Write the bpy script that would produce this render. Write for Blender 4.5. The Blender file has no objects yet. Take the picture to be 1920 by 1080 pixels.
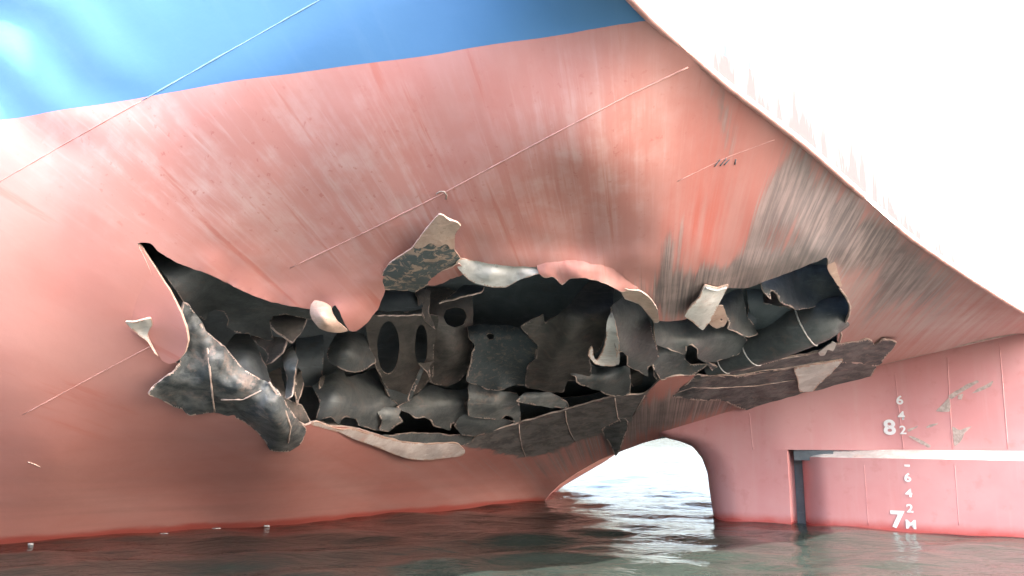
import bpy, math, random
import numpy as np
from mathutils import Vector, noise
from mathutils.geometry import delaunay_2d_cdt

random.seed(7)
rng = np.random.default_rng(7)
SC = bpy.context.scene
COL = SC.collection

# ------------------------------------------------------------------ camera
W0, H0, FPX = 1920.0, 1080.0, 1500.0
CAM_H = 1.25
PITCH = math.atan((809 - 540) / FPX)
CP, SP = math.cos(PITCH), math.sin(PITCH)
cam_d = bpy.data.cameras.new('camera')
cam_d.sensor_width = 36.0
cam_d.lens = FPX / W0 * 36.0
cam_d.clip_start = 0.05
cam_d.clip_end = 20000
cam = bpy.data.objects.new('camera', cam_d)
COL.objects.link(cam)
cam.location = (0, 0, CAM_H)
cam.rotation_euler = (math.pi / 2 + PITCH, 0, 0)
SC.camera = cam

# ------------------------------------------------------------------ sky, sun, exposure
SUN_DIR = Vector((0.668, -0.308, 0.68)).normalized()      # towards the sun
SUN_EL = math.asin(SUN_DIR.z)
SUN_AZ = math.atan2(SUN_DIR.x, SUN_DIR.y)
world = bpy.data.worlds.new('World')
SC.world = world
world.use_nodes = True
wn = world.node_tree
wn.nodes.clear()
sky = wn.nodes.new('ShaderNodeTexSky')
sky.sky_type = 'NISHITA'
sky.sun_disc = False
sky.sun_elevation = SUN_EL
sky.sun_rotation = SUN_AZ
sky.air_density = 1.0
sky.dust_density = 7.0
sky.ozone_density = 0.6
bg = wn.nodes.new('ShaderNodeBackground')
bg.inputs['Strength'].default_value = 0.15
wo = wn.nodes.new('ShaderNodeOutputWorld')
wn.links.new(sky.outputs[0], bg.inputs[0])
wn.links.new(bg.outputs[0], wo.inputs[0])
sun_d = bpy.data.lights.new('sun', 'SUN')
sun_d.energy = 3.6
sun_d.angle = math.radians(0.5)
sun_d.color = (1.0, 0.95, 0.88)
sun = bpy.data.objects.new('sun', sun_d)
COL.objects.link(sun)
sun.rotation_euler = SUN_DIR.to_track_quat('Z', 'Y').to_euler()
SC.view_settings.view_transform = 'Standard'
SC.view_settings.look = 'None'
SC.view_settings.exposure = 3.55
SC.view_settings.gamma = 1.0
SC.view_settings.use_curve_mapping = False

SC.cycles.max_bounces = 4
SC.cycles.diffuse_bounces = 2
SC.cycles.glossy_bounces = 2
SC.cycles.use_adaptive_sampling = True
SC.cycles.adaptive_threshold = 0.02

# ------------------------------------------------------------------ geometry helpers
O = np.array([0, 0, CAM_H])
def rays(p):
    """direction per unit of axial depth for survey points (N,2)"""
    p = np.asarray(p, float).reshape(-1, 2)
    x = (p[:, 0] - W0 / 2) / FPX
    y = -(p[:, 1] - H0 / 2) / FPX
    return np.stack([x, CP - y * SP, SP + y * CP], 1)
def P(px, py, d):
    return O + rays([(px, py)])[0] * d
def d_z(px, py, z):
    return (z - CAM_H) / rays([(px, py)])[0][2]
def PZ(px, py, z):
    return P(px, py, d_z(px, py, z))
def d_plane(px, py, q, n):
    r = rays([(px, py)])[0]
    return float(np.dot(np.asarray(q) - O, n) / np.dot(r, n))
def PV(px, py, q, n):
    return P(px, py, d_plane(px, py, q, n))

class TPS:
    def __init__(self, pts, vals, smooth=0.0):
        self.s = 500.0
        self.x = np.asarray(pts, float) / self.s
        n = len(self.x)
        K = self.k(self.x, self.x) + np.eye(n) * smooth
        Q = np.hstack([np.ones((n, 1)), self.x])
        A = np.zeros((n + 3, n + 3))
        A[:n, :n] = K; A[:n, n:] = Q; A[n:, :n] = Q.T
        b = np.zeros(n + 3); b[:n] = vals
        self.w = np.linalg.lstsq(A, b, rcond=None)[0]
    def k(self, a, b):
        r2 = ((a[:, None, :] - b[None, :, :]) ** 2).sum(2)
        return 0.5 * r2 * np.log(r2 + 1e-12)
    def __call__(self, p):
        p = np.asarray(p, float).reshape(-1, 2) / self.s
        n = len(self.x)
        out = np.empty(len(p))
        for i in range(0, len(p), 4000):
            q = p[i:i + 4000]
            out[i:i + 4000] = self.k(q, self.x) @ self.w[:n] + self.w[n] + q @ self.w[n + 1:]
        return out

def inside(poly, pts):
    poly = np.asarray(poly, float); pts = np.asarray(pts, float)
    res = np.zeros(len(pts), bool)
    x, y = pts[:, 0], pts[:, 1]
    j = len(poly) - 1
    for i in range(len(poly)):
        xi, yi = poly[i]; xj, yj = poly[j]
        if yi != yj:
            c = ((yi > y) != (yj > y)) & (x < (xj - xi) * (y - yi) / (yj - yi) + xi)
            res ^= c
        j = i
    return res

def smooth_closed(pts, step, jag=0.0, sharp=True, rnd=0.55):
    """resample closed outline at about `step`, adding torn-edge irregularity"""
    pts = np.asarray(pts, float)
    out, m = [], len(pts)
    for i in range(m):
        a, b = pts[i], pts[(i + 1) % m]
        L = np.hypot(*(b[:2] - a[:2]))
        k = max(1, int(round(L / step)))
        # catmull-rom through the traced points
        p0, p3 = pts[i - 1], pts[(i + 2) % m]
        for q in range(k):
            t = q / k
            lin = a + (b - a) * t
            cr = 0.5 * ((2 * a) + (-p0 + b) * t + (2 * p0 - 5 * a + 4 * b - p3) * t * t + (-p0 + 3 * a - 3 * b + p3) * t ** 3)
            v = lin * (1 - rnd) + cr * rnd if sharp else cr
            out.append(v)
    out = np.array(out)
    if jag:
        tg = np.roll(out, -1, 0)[:, :2] - np.roll(out, 1, 0)[:, :2]
        nr = np.stack([-tg[:, 1], tg[:, 0]], 1); nr /= np.linalg.norm(nr, axis=1, keepdims=True) + 1e-9
        sd = rng.uniform(0, 100); u = np.cumsum(np.hypot(*(out[:, :2] - np.roll(out, 1, 0)[:, :2]).T))
        a = np.array([1.9 * noise.noise(Vector((x / 17 + sd, 0, 0))) + 1.3 * max(0, noise.noise(Vector((x / 7 + sd, 4, 0))) - 0.15) * 2 + 0.35 * noise.noise(Vector((x / 3 + sd, 9, 0))) for x in u])
        out[:, :2] += nr * (a * jag)[:, None]
    return out

def triangulate(loops, step, extra=None):
    """CDT of an outline with holes; returns points (N,2), triangles (M,3)"""
    outer = loops[0]
    lo, hi = outer.min(0), outer.max(0)
    gx = np.arange(lo[0] + step / 2, hi[0], step); gy = np.arange(lo[1] + step / 2, hi[1], step * 0.87)
    G = []
    for r, y in enumerate(gy):
        xs = gx + (step / 2 if r % 2 else 0)
        G.append(np.stack([xs, np.full_like(xs, y)], 1))
    G = np.vstack(G) if G else np.zeros((0, 2))
    if len(G):
        G = G + rng.uniform(-0.12, 0.12, G.shape) * step
        k = inside(outer, G)
        for h in loops[1:]:
            k &= ~inside(h, G)
        G = G[k]
    B = np.vstack(loops)
    if len(G):
        keep = np.ones(len(G), bool)
        for i in range(0, len(G), 2000):
            d2 = ((G[i:i + 2000, None, :] - B[None]) ** 2).sum(2).min(1)
            keep[i:i + 2000] = d2 > (step * 0.45) ** 2
        G = G[keep]
    if extra is not None and len(extra):
        if len(G):
            d2 = np.array([((extra - q_) ** 2).sum(1).min() for q_ in G]); G = G[d2 > (step * 0.4) ** 2]
        G = np.vstack([G, extra]) if len(G) else extra
    V = [Vector(map(float, v)) for v in np.vstack([B, G])]
    E, o = [], 0
    for l in loops:
        n = len(l)
        E += [(o + i, o + (i + 1) % n) for i in range(n)]
        o += n
    vo, eo, fo, *_ = delaunay_2d_cdt(V, E, [], 0, 1e-5)
    pts = np.array([(v.x, v.y) for v in vo])
    tri = np.array(fo)
    c = pts[tri].mean(1)
    k = inside(outer, c)
    for h in loops[1:]:
        k &= ~inside(h, c)
    tri = tri[k]
    # orient so that the survey side is the front
    a, b, d = pts[tri[:, 0]], pts[tri[:, 1]], pts[tri[:, 2]]
    cr = (b[:, 0] - a[:, 0]) * (d[:, 1] - a[:, 1]) - (b[:, 1] - a[:, 1]) * (d[:, 0] - a[:, 0])
    flip = cr > 0
    tri[flip] = tri[flip][:, ::-1]
    used = np.unique(tri)
    mp = -np.ones(len(pts), int); mp[used] = np.arange(len(used))
    return pts[used], mp[tri]

def link(name, me, mats, parent=None, label=None):
    o = bpy.data.objects.new(name, me)
    COL.objects.link(o)
    for m in mats:
        me.materials.append(m)
    if parent is not None:
        o.parent = parent
    if label:
        o['label'] = label
    return o

def vnormals(V, T):
    fn = np.cross(V[T[:, 1]] - V[T[:, 0]], V[T[:, 2]] - V[T[:, 0]])
    n = np.zeros_like(V)
    for i in range(3):
        np.add.at(n, T[:, i], fn)
    return n / (np.linalg.norm(n, axis=1, keepdims=True) + 1e-12)

def solid(name, V, T, th, mats, parent=None, uv=None, attrs=None, label=None, rim=True, fmat=None):
    """thick sheet: front (slot 0), back (slot 1), rim (slot 2)"""
    n = vnormals(V, T)
    Bk = V - n * th
    N = len(V)
    ed = {}
    for t in T:
        for i in range(3):
            a, b = int(t[i]), int(t[(i + 1) % 3])
            ed[(a, b)] = 1
    bd = [(a, b) for (a, b) in ed if (b, a) not in ed]
    verts = [V, Bk]; faces = [tuple(map(int, t)) for t in T] + [tuple(int(x) + N for x in t[::-1]) for t in T]
    mi = (list(map(int, fmat)) if fmat is not None else [0] * len(T)) + [1] * len(T)
    src = [np.arange(N), np.arange(N)]
    if rim and bd:
        ids = sorted({x for e in bd for x in e}); m2 = {v: 2 * N + i for i, v in enumerate(ids)}
        K = len(ids)
        verts += [V[ids], Bk[ids]]; src += [np.array(ids), np.array(ids)]
        for a, b in bd:
            faces.append((m2[b], m2[a], m2[a] + K, m2[b] + K)); mi.append(2)
    VV = np.vstack(verts); S = np.concatenate(src)
    me = bpy.data.meshes.new(name)
    me.from_pydata(VV.tolist(), [], faces)
    me.polygons.foreach_set('material_index', mi)
    me.polygons.foreach_set('use_smooth', [True] * len(faces))
    if uv is not None:
        u = me.uv_layers.new(name='plate')
        li = np.empty(len(me.loops), int); me.loops.foreach_get('vertex_index', li)
        u.data.foreach_set('uv', uv[S][li].astype(np.float32).ravel())
    if attrs:
        for k, a in attrs.items():
            at = me.attributes.new(k, 'FLOAT', 'POINT')
            at.data.foreach_set('value', a[S].astype(np.float32))
    me.update()
    return link(name, me, mats, parent, label)

def tube(name, pts, radii, mats, parent=None, seg=8, label=None, cap=True):
    pts = np.asarray(pts, float); n = len(pts)
    radii = np.broadcast_to(radii, (n,))
    V, F = [], []
    up = np.array([0.31, 0.2, 0.93])
    for i in range(n):
        t = pts[min(i + 1, n - 1)] - pts[max(i - 1, 0)]
        t /= np.linalg.norm(t) + 1e-12
        a = np.cross(t, up); a /= np.linalg.norm(a) + 1e-12
        b = np.cross(t, a)
        for k in range(seg):
            w = 2 * math.pi * k / seg
            V.append(pts[i] + (a * math.cos(w) + b * math.sin(w)) * radii[i])
    for i in range(n - 1):
        for k in range(seg):
            q = (k + 1) % seg
            F.append((i * seg + k, i * seg + q, (i + 1) * seg + q, (i + 1) * seg + k))
    if cap:
        F.append(tuple(range(seg))[::-1]); F.append(tuple((n - 1) * seg + k for k in range(seg)))
    me = bpy.data.meshes.new(name)
    me.from_pydata([tuple(v) for v in V], [], F)
    me.polygons.foreach_set('use_smooth', [True] * len(F))
    me.update()
    return link(name, me, mats, parent, label)

# ------------------------------------------------------------------ materials
def mat(name):
    m = bpy.data.materials.new(name)
    m.use_nodes = True
    nt = m.node_tree
    nt.nodes.clear()
    out = nt.nodes.new('ShaderNodeOutputMaterial')
    b = nt.nodes.new('ShaderNodeBsdfPrincipled')
    nt.links.new(b.outputs[0], out.inputs[0])
    return m, nt, b
class NT:
    def __init__(s, nt): s.nt = nt
    def put(s, sock, v):
        if hasattr(v, 'is_output') or hasattr(v, 'links'):
            s.nt.links.new(v, sock)
        elif isinstance(v, (tuple, list)) and len(v) == 3 and sock.type == 'RGBA':
            sock.default_value = (*v, 1)
        else:
            sock.default_value = v
    def math(s, op, a, b=0.0, c=0.0, clamp=False):
        n = s.nt.nodes.new('ShaderNodeMath'); n.operation = op; n.use_clamp = clamp
        for i, v in enumerate((a, b, c)): s.put(n.inputs[i], v)
        return n.outputs[0]
    def mix(s, f, a, b, mode='MIX'):
        n = s.nt.nodes.new('ShaderNodeMix'); n.data_type = 'RGBA'; n.blend_type = mode
        s.put(n.inputs[0], f); s.put(n.inputs[6], a); s.put(n.inputs[7], b)
        return n.outputs[2]
    def noise(s, vec, scale, detail=4, rough=0.55, dist=0.0):
        n = s.nt.nodes.new('ShaderNodeTexNoise')
        if vec is not None: s.put(n.inputs['Vector'], vec)
        n.inputs['Scale'].default_value = scale; n.inputs['Detail'].default_value = detail
        n.inputs['Roughness'].default_value = rough; n.inputs['Distortion'].default_value = dist
        return n.outputs[0]
    def ramp(s, f, lo, hi):
        n = s.nt.nodes.new('ShaderNodeMapRange'); n.clamp = True; n.interpolation_type = 'SMOOTHSTEP'
        s.put(n.inputs[0], f); n.inputs[1].default_value = lo; n.inputs[2].default_value = hi
        return n.outputs[0]
    def comb(s, x, y, z=0.0):
        n = s.nt.nodes.new('ShaderNodeCombineXYZ')
        for i, v in enumerate((x, y, z)): s.put(n.inputs[i], v)
        return n.outputs[0]
    def sep(s, v):
        n = s.nt.nodes.new('ShaderNodeSeparateXYZ'); s.put(n.inputs[0], v); return n.outputs
    def attr(s, name):
        n = s.nt.nodes.new('ShaderNodeAttribute'); n.attribute_name = name; return n.outputs['Fac']
    def pos(s):
        return s.nt.nodes.new('ShaderNodeNewGeometry').outputs['Position']
    def uv(s):
        n = s.nt.nodes.new('ShaderNodeUVMap'); n.uv_map = 'plate'; return n.outputs[0]
    def bump(s, h, strength, dist=0.02):
        n = s.nt.nodes.new('ShaderNodeBump'); s.put(n.inputs['Height'], h)
        n.inputs['Strength'].default_value = strength; n.inputs['Distance'].default_value = dist
        return n.outputs[0]
    def scale(s, v, sc):
        n = s.nt.nodes.new('ShaderNodeVectorMath'); n.operation = 'MULTIPLY'; s.put(n.inputs[0], v)
        n.inputs[1].default_value = sc; return n.outputs[0]

K0 = None
# paint line height is fixed by the transom corner
TR_DIR = np.array([math.sin(math.radians(50)), math.cos(math.radians(50)), 0.0])
TR_N = np.array([TR_DIR[1], -TR_DIR[0], 0.0])
TR_Q = np.array([0.8, 4.5, 0.0])
K0 = PV(1225, 40, TR_Q, TR_N)
ZP = float(K0[2])

RED = (0.50, 0.225, 0.200)
def hull_paint(name, fan=True, wearable=True):
    m, nt, b = mat(name); g = NT(nt)
    uv = g.uv(); s = g.sep(uv); p = g.pos(); z = g.sep(p)[2]
    du = g.math('SUBTRACT', s[0], 1.2); dv = g.math('SUBTRACT', 1.14, s[1])
    ang = g.math('ARCTAN2', du, dv)
    r = g.math('SQRT', g.math('ADD', g.math('MULTIPLY', du, du), g.math('MULTIPLY', dv, dv)))
    fanv = g.comb(ang, r)
    st1 = g.noise(g.scale(fanv, (30, 2.2, 1)), 1.0, 5, 0.62, 0.2)          # long runs down the plating
    st2 = g.noise(g.scale(fanv, (105, 6.0, 1)), 1.0, 5, 0.66, 0.25)         # fine scratches
    st3 = g.noise(g.scale(fanv, (9, 1.3, 1)), 1.0, 3, 0.5)
    big = g.noise(p, 0.8, 4, 0.55)
    mid = g.noise(p, 4.5, 5, 0.62, 0.3)
    spot = g.noise(p, 17, 3, 0.6)
    chalk = g.attr('chalk'); wear = g.attr('wear'); low = g.attr('low'); deep = g.attr('deep')
    c = g.mix(g.ramp(big, 0.35, 0.68), RED, (0.48, 0.195, 0.17))
    c = g.mix(g.math('MULTIPLY', g.ramp(st3, 0.45, 0.7), 0.6), c, (0.53, 0.27, 0.245))
    # chalky bleached patches
    ch = g.math('MULTIPLY', g.ramp(g.math('ADD', g.math('MULTIPLY', mid, 0.6), g.math('MULTIPLY', st1, 0.95)), 0.68, 0.98), chalk, clamp=True)
    c = g.mix(g.math('MULTIPLY', ch, 0.75), c, (0.57, 0.37, 0.35))
    c = g.mix(g.math('MULTIPLY', g.math('MULTIPLY', g.ramp(st2, 0.52, 0.72), chalk), 0.45), c, (0.58, 0.39, 0.37))
    # red runs
    rr = g.math('MULTIPLY', g.ramp(st1, 0.57, 0.70), g.math('SUBTRACT', 1.0, low), clamp=True)
    c = g.mix(g.math('MULTIPLY', rr, 0.8), c, (0.46, 0.15, 0.12))
    c = g.mix(g.math('MULTIPLY', deep, g.ramp(st1, 0.36, 0.62)), c, (0.50, 0.13, 0.10))
    c = g.mix(g.math('MULTIPLY', g.math('MULTIPLY', g.ramp(spot, 0.63, 0.72), chalk), 0.55), c, (0.40, 0.12, 0.10))
    # darker level bands, stronger towards the water line
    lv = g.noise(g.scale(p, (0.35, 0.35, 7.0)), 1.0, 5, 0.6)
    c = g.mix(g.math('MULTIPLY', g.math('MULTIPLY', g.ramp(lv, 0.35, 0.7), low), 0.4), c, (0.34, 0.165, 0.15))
    wet = g.ramp(g.math('ADD', z, g.math('MULTIPLY', g.noise(p, 3.0, 3), 0.10)), 0.17, 0.08)
    c = g.mix(g.math('MULTIPLY', wet, 0.8), c, (0.40, 0.07, 0.055))
    # grey scraped steel
    gz = g.math('ADD', g.math('MULTIPLY', st1, 1.3), g.math('ADD', g.math('MULTIPLY', st2, 1.3), g.math('MULTIPLY', mid, 0.1)))
    gm = g.ramp(g.math('ADD', g.math('MULTIPLY', wear, 0.62), gz), 1.46, 1.92)
    gm = g.math('MULTIPLY', gm, g.ramp(wear, 0.0, 0.35))
    grey = g.mix(g.ramp(g.math('ADD', g.math('MULTIPLY', st2, 0.8), g.math('MULTIPLY', mid, 0.2)), 0.40, 0.64), g.mix(g.ramp(big, 0.4, 0.6), (0.11, 0.113, 0.115), (0.19, 0.18, 0.178)), (0.40, 0.31, 0.295))
    mv = g.attr('mauve')  # pale mauve scuffing, also lightens the underside like light thrown up by water
    c = g.mix(g.math('MULTIPLY', mv, g.ramp(g.math('ADD', g.math('MULTIPLY', big, 0.5), g.math('MULTIPLY', st2, 0.6)), 0.35, 0.75)), c, (0.56, 0.41, 0.40))
    c = g.mix(g.math('MULTIPLY', gm, 0.85), c, grey)
    so = g.attr('scorched')
    som = g.ramp(g.math('ADD', so, g.math('MULTIPLY', g.math('SUBTRACT', mid, 0.5), 0.9)), 0.35, 0.62)
    sg = g.mix(g.ramp(mid, 0.36, 0.62), (0.075, 0.085, 0.09), (0.185, 0.185, 0.182))
    sg = g.mix(g.math('MULTIPLY', g.ramp(spot, 0.52, 0.66), 0.5), sg, (0.30, 0.235, 0.21))
    c = g.mix(g.math('MULTIPLY', som, 0.94), c, sg)
    # blue topsides above the paint line
    zl = g.math('ADD', z, g.math('MULTIPLY', g.math('SUBTRACT', g.noise(p, 6, 2), 0.5), 0.006))
    isb = g.math('GREATER_THAN', zl, ZP)
    blue = g.mix(g.ramp(big, 0.3, 0.7), (0.070, 0.185, 0.36), (0.080, 0.20, 0.38))
    blue = g.mix(g.math('MULTIPLY', g.ramp(st1, 0.5, 0.75), 0.25), blue, (0.11, 0.23, 0.40))
    c = g.mix(isb, c, blue)
    nt.links.new(c, b.inputs['Base Color'])
    rg = g.math('ADD', 0.5, g.math('MULTIPLY', mid, 0.25))
    rg = g.math('SUBTRACT', rg, g.math('MULTIPLY', wet, 0.3))
    rg = g.math('SUBTRACT', rg, g.math('MULTIPLY', isb, 0.15))
    nt.links.new(rg, b.inputs['Roughness'])
    nt.links.new(g.bump(g.noise(p, 1.6, 5, 0.55), 0.22, 0.04), b.inputs['Normal'])
    return m

def metal(name, dark, light, rust, rust_amt=0.4, rough=0.55, scale=5.0, metallic=0.25):
    m, nt, b = mat(name); g = NT(nt)
    p = g.pos()
    a = g.noise(p, scale, 4, 0.62, 0.4); f = g.noise(p, scale * 5, 3, 0.65); q = g.noise(p, scale * 0.8, 4, 0.6, 0.8)
    sc = g.noise(g.scale(p, (3.0, 3.0, 22.0)), 1.2, 4, 0.6, 0.6)
    c = g.mix(g.ramp(a, 0.34, 0.66), dark, light)
    c = g.mix(g.math('MULTIPLY', g.ramp(sc, 0.56, 0.72), 0.35), c, tuple(min(1, x * 1.7) for x in light))
    c = g.mix(g.math('MULTIPLY', g.ramp(g.math('ADD', g.math('MULTIPLY', q, 0.7), g.math('MULTIPLY', f, 0.3)), 0.53, 0.66), rust_amt), c, rust)
    c = g.mix(g.math('MULTIPLY', g.ramp(f, 0.6, 0.72), 0.3), c, tuple(x * 0.45 for x in dark))
    nt.links.new(c, b.inputs['Base Color'])
    b.inputs['Metallic'].default_value = metallic
    nt.links.new(g.math('ADD', rough - 0.1, g.math('MULTIPLY', f, 0.25)), b.inputs['Roughness'])
    nt.links.new(g.bump(g.noise(p, scale * 4, 3, 0.6, 0.3), 0.25, 0.02), b.inputs['Normal'])
    return m

def speckle(name, base, fleck, lo, hi, scale=16.0):
    m, nt, b = mat(name); g = NT(nt); p = g.pos()
    a = g.noise(p, scale, 5, 0.7, 0.9); q = g.noise(p, 3.0, 3)
    c = g.mix(g.ramp(a, lo, hi), base, fleck)
    c = g.mix(g.math('MULTIPLY', g.ramp(q, 0.4, 0.7), 0.4), c, tuple(x * 0.6 for x in base))
    nt.links.new(c, b.inputs['Base Color']); b.inputs['Roughness'].default_value = 0.65
    nt.links.new(g.bump(a, 0.5, 0.015), b.inputs['Normal'])
    return m

M = {}
M['hull'] = hull_paint('hull_paint')
M['dark'] = metal('dark_steel', (0.105, 0.125, 0.14), (0.14, 0.16, 0.175), (0.14, 0.11, 0.10), 0.3, 0.6, 4.0, 0.0)
M['grey'] = metal('grey_steel', (0.078, 0.086, 0.090), (0.118, 0.124, 0.127), (0.185, 0.14, 0.126), 0.45, 0.5, 5.0, 0.1)
M['brown'] = metal('rusty_steel', (0.075, 0.07, 0.066), (0.135, 0.115, 0.107), (0.21, 0.14, 0.12), 0.55, 0.55, 5.0, 0.1)
M['scrape'] = metal('scraped_steel', (0.12, 0.132, 0.138), (0.22, 0.222, 0.22), (0.36, 0.265, 0.235), 0.65, 0.52, 4.0, 0.1)
M['scorch'] = metal('scorched_steel', (0.05, 0.058, 0.064), (0.145, 0.148, 0.148), (0.29, 0.215, 0.19), 0.7, 0.5, 6.0, 0.1)
M['light'] = metal('bright_steel', (0.50, 0.47, 0.455), (0.68, 0.65, 0.63), (0.62, 0.44, 0.38), 0.4, 0.45, 4.0, 0.0)
M['peach'] = metal('bare_primer', (0.50, 0.33, 0.27), (0.58, 0.41, 0.34), (0.40, 0.20, 0.15), 0.35, 0.6, 5.0, 0.0)
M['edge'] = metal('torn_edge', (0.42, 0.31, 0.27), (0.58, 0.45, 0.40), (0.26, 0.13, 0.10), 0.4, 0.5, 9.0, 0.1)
M['edge_dim'] = metal('torn_edge_dull', (0.26, 0.20, 0.18), (0.40, 0.31, 0.28), (0.20, 0.12, 0.10), 0.4, 0.55, 9.0, 0.1)
M['flake'] = speckle('flaking_paint', (0.10, 0.115, 0.12), (0.42, 0.30, 0.24), 0.50, 0.58, 9.0)
M['pitted'] = speckle('pitted_steel', (0.075, 0.09, 0.098), (0.19, 0.155, 0.14), 0.50, 0.66, 16.0)
def plain(name, col, rough=0.5, var=0.12, scale=8.0):
    m, nt, b = mat(name); g = NT(nt)
    n_ = g.noise(g.pos(), scale, 4, 0.6)
    nt.links.new(g.mix(g.ramp(n_, 0.3, 0.7), tuple(x * (1 - var) for x in col), tuple(min(1, x * (1 + var)) for x in col)), b.inputs['Base Color'])
    b.inputs['Roughness'].default_value = rough
    return m
M['seam'] = plain('weld_paint', (0.56, 0.29, 0.26), 0.5, 0.2)
M['seam_blue'] = plain('weld_paint_blue', (0.30, 0.46, 0.60), 0.4)
def marking():
    m, nt, b = mat('marking_white'); g = NT(nt); p = g.pos()
    a = g.noise(p, 38, 4, 0.7); q = g.noise(p, 9, 2)
    nt.links.new(g.mix(g.ramp(g.math('ADD', g.math('MULTIPLY', a, 0.7), g.math('MULTIPLY', q, 0.3)), 0.54, 0.66), (0.78, 0.75, 0.74), (0.60, 0.40, 0.38)), b.inputs['Base Color'])
    b.inputs['Roughness'].default_value = 0.6
    return m
M['white'] = marking()
M['lip'] = metal('pale_lip', (0.52, 0.42, 0.40), (0.66, 0.58, 0.56), (0.60, 0.34, 0.29), 0.6, 0.45, 3.0, 0.0)
M['foam'] = plain('foam', (0.25, 0.25, 0.25), 0.6)
M['chip'] = plain('bare_patch', (0.42, 0.33, 0.29), 0.6, 0.25, 20)

def horn_paint():
    m, nt, b = mat('horn_paint'); g = NT(nt); p = g.pos(); z = g.sep(p)[2]
    big = g.noise(p, 1.1, 4, 0.55); mid = g.noise(p, 5, 5, 0.6)
    run = g.noise(g.scale(p, (7, 7, 0.6)), 1.0, 4, 0.6)
    c = g.mix(g.ramp(big, 0.35, 0.65), (0.58, 0.245, 0.24), (0.60, 0.29, 0.285))
    c = g.mix(g.math('MULTIPLY', g.ramp(run, 0.5, 0.72), 0.35), c, (0.60, 0.33, 0.32))
    c = g.mix(g.math('MULTIPLY', g.ramp(mid, 0.56, 0.72), 0.25), c, (0.44, 0.13, 0.11))
    wet = g.ramp(g.math('ADD', z, g.math('MULTIPLY', mid, 0.10)), 0.20, 0.05)
    c = g.mix(g.math('MULTIPLY', wet, 0.8), c, (0.46, 0.05, 0.035))
    nt.links.new(c, b.inputs['Base Color'])
    nt.links.new(g.math('SUBTRACT', 0.55, g.math('MULTIPLY', wet, 0.3)), b.inputs['Roughness'])
    nt.links.new(g.bump(g.math('ADD', big, g.math('MULTIPLY', mid, 0.2)), 0.2, 0.03), b.inputs['Normal'])
    return m
M['horn'] = horn_paint()

def transom_paint():
    m, nt, b = mat('transom_paint'); g = NT(nt); p = g.pos(); z = g.sep(p)[2]
    e = g.attr('edge')
    big = g.noise(p, 1.2, 4)
    st = g.noise(g.scale(p, (6.5, 6.5, 1.1)), 1.0, 4, 0.65, 0.4)
    c = g.mix(big, (0.42, 0.075, 0.080), (0.45, 0.095, 0.10))
    c = g.mix(g.math('GREATER_THAN', z, ZP), c, (0.07, 0.20, 0.38))
    sm = g.ramp(g.math('ADD', st, g.math('MULTIPLY', e, 0.30)), 0.66, 0.80)
    c = g.mix(g.math('MULTIPLY', sm, 0.95), c, (0.035, 0.037, 0.040))
    nt.links.new(c, b.inputs['Base Color']); b.inputs['Roughness'].default_value = 0.9; b.inputs['Specular IOR Level'].default_value = 0.06
    return m
M['transom'] = transom_paint()

def water_mat():
    m, nt, b = mat('sea_water'); g = NT(nt); p = g.pos()
    b.inputs['Base Color'].default_value = (0.013, 0.0175, 0.0155, 1)
    b.inputs['Roughness'].default_value = 0.08
    b.inputs['Specular IOR Level'].default_value = 0.24
    b.inputs['IOR'].default_value = 1.333
    v = g.scale(p, (1.0, 1.5, 1.0))
    a = g.noise(v, 2.2, 4, 0.55, 0.6); f = g.noise(v, 8.0, 3, 0.55, 0.4)
    nt.links.new(g.bump(g.math('ADD', a, g.math('MULTIPLY', f, 0.22)), 0.32, 0.08), b.inputs['Normal'])
    return m
M['water'] = water_mat()

# ------------------------------------------------------------------ water
def build_water():
    nr, na = 330, 240
    r = 1.5 * (4000 / 1.5) ** (np.linspace(0, 1, nr) ** 0.85)
    r = np.concatenate([np.linspace(1.5, 30, 240), np.geomspace(30.2, 120, 110), np.geomspace(125, 6000, 40)])
    th = np.linspace(-math.pi, math.pi, 2 * na, endpoint=False)
    # finer towards the view
    th = th + 0.55 * np.sin(th) * 0 
    R, T = np.meshgrid(r, th, indexing='ij')
    X, Y = R * np.sin(T), R * np.cos(T)
    Z = np.zeros_like(X)
    for i in range(26):
        lam = 0.5 * (5.0 ** rng.uniform(0, 1)); a = rng.uniform(-0.9, 0.9) + 1.35
        k = 2 * math.pi / lam
        Z += 0.0040 * lam ** 0.9 * np.sin(k * (X * math.cos(a) + Y * math.sin(a)) + rng.uniform(0, 6.28))
    Z *= np.clip((110 - R) / 70, 0, 1)
    nrr, nth = R.shape
    V = np.stack([X, Y, Z], 2).reshape(-1, 3)
    F = []
    for i in range(nrr - 1):
        for j in range(nth):
            q = (j + 1) % nth
            F.append((i * nth + j, i * nth + q, (i + 1) * nth + q, (i + 1) * nth + j))
    F.append(tuple(range(nth))[::-1])
    me = bpy.data.meshes.new('water')
    me.from_pydata(V.tolist(), [], F)
    me.polygons.foreach_set('use_smooth', [True] * len(F))
    me.flip_normals()
    me.update()
    o = link('water', me, [M['water']])
    o['kind'] = 'structure'
    o['label'] = 'dark rippled harbour water under the ship'
build_water()

# ------------------------------------------------------------------ ship frame of reference
ship = bpy.data.objects.new('cargo_ship', None)
COL.objects.link(ship)
ship['label'] = 'red and blue ship stern with a long torn gash in its shell plating'
ship['category'] = 'ship'

RA, RB = PZ(1342, 975, 0), PZ(1920, 1010, 0)          # near face of the rudder and horn at the water
AFT = (RB - RA) / np.linalg.norm(RB - RA)
CLN = np.array([AFT[1], -AFT[0], 0.0])                # towards the camera's side (port)
if np.dot(CLN, -RA) < 0: CLN = -CLN
SHOULDER = 0.20
WH = 0.38                                             # half thickness
CLQ = RA - CLN * WH                                   # a point on the centre plane

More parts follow.
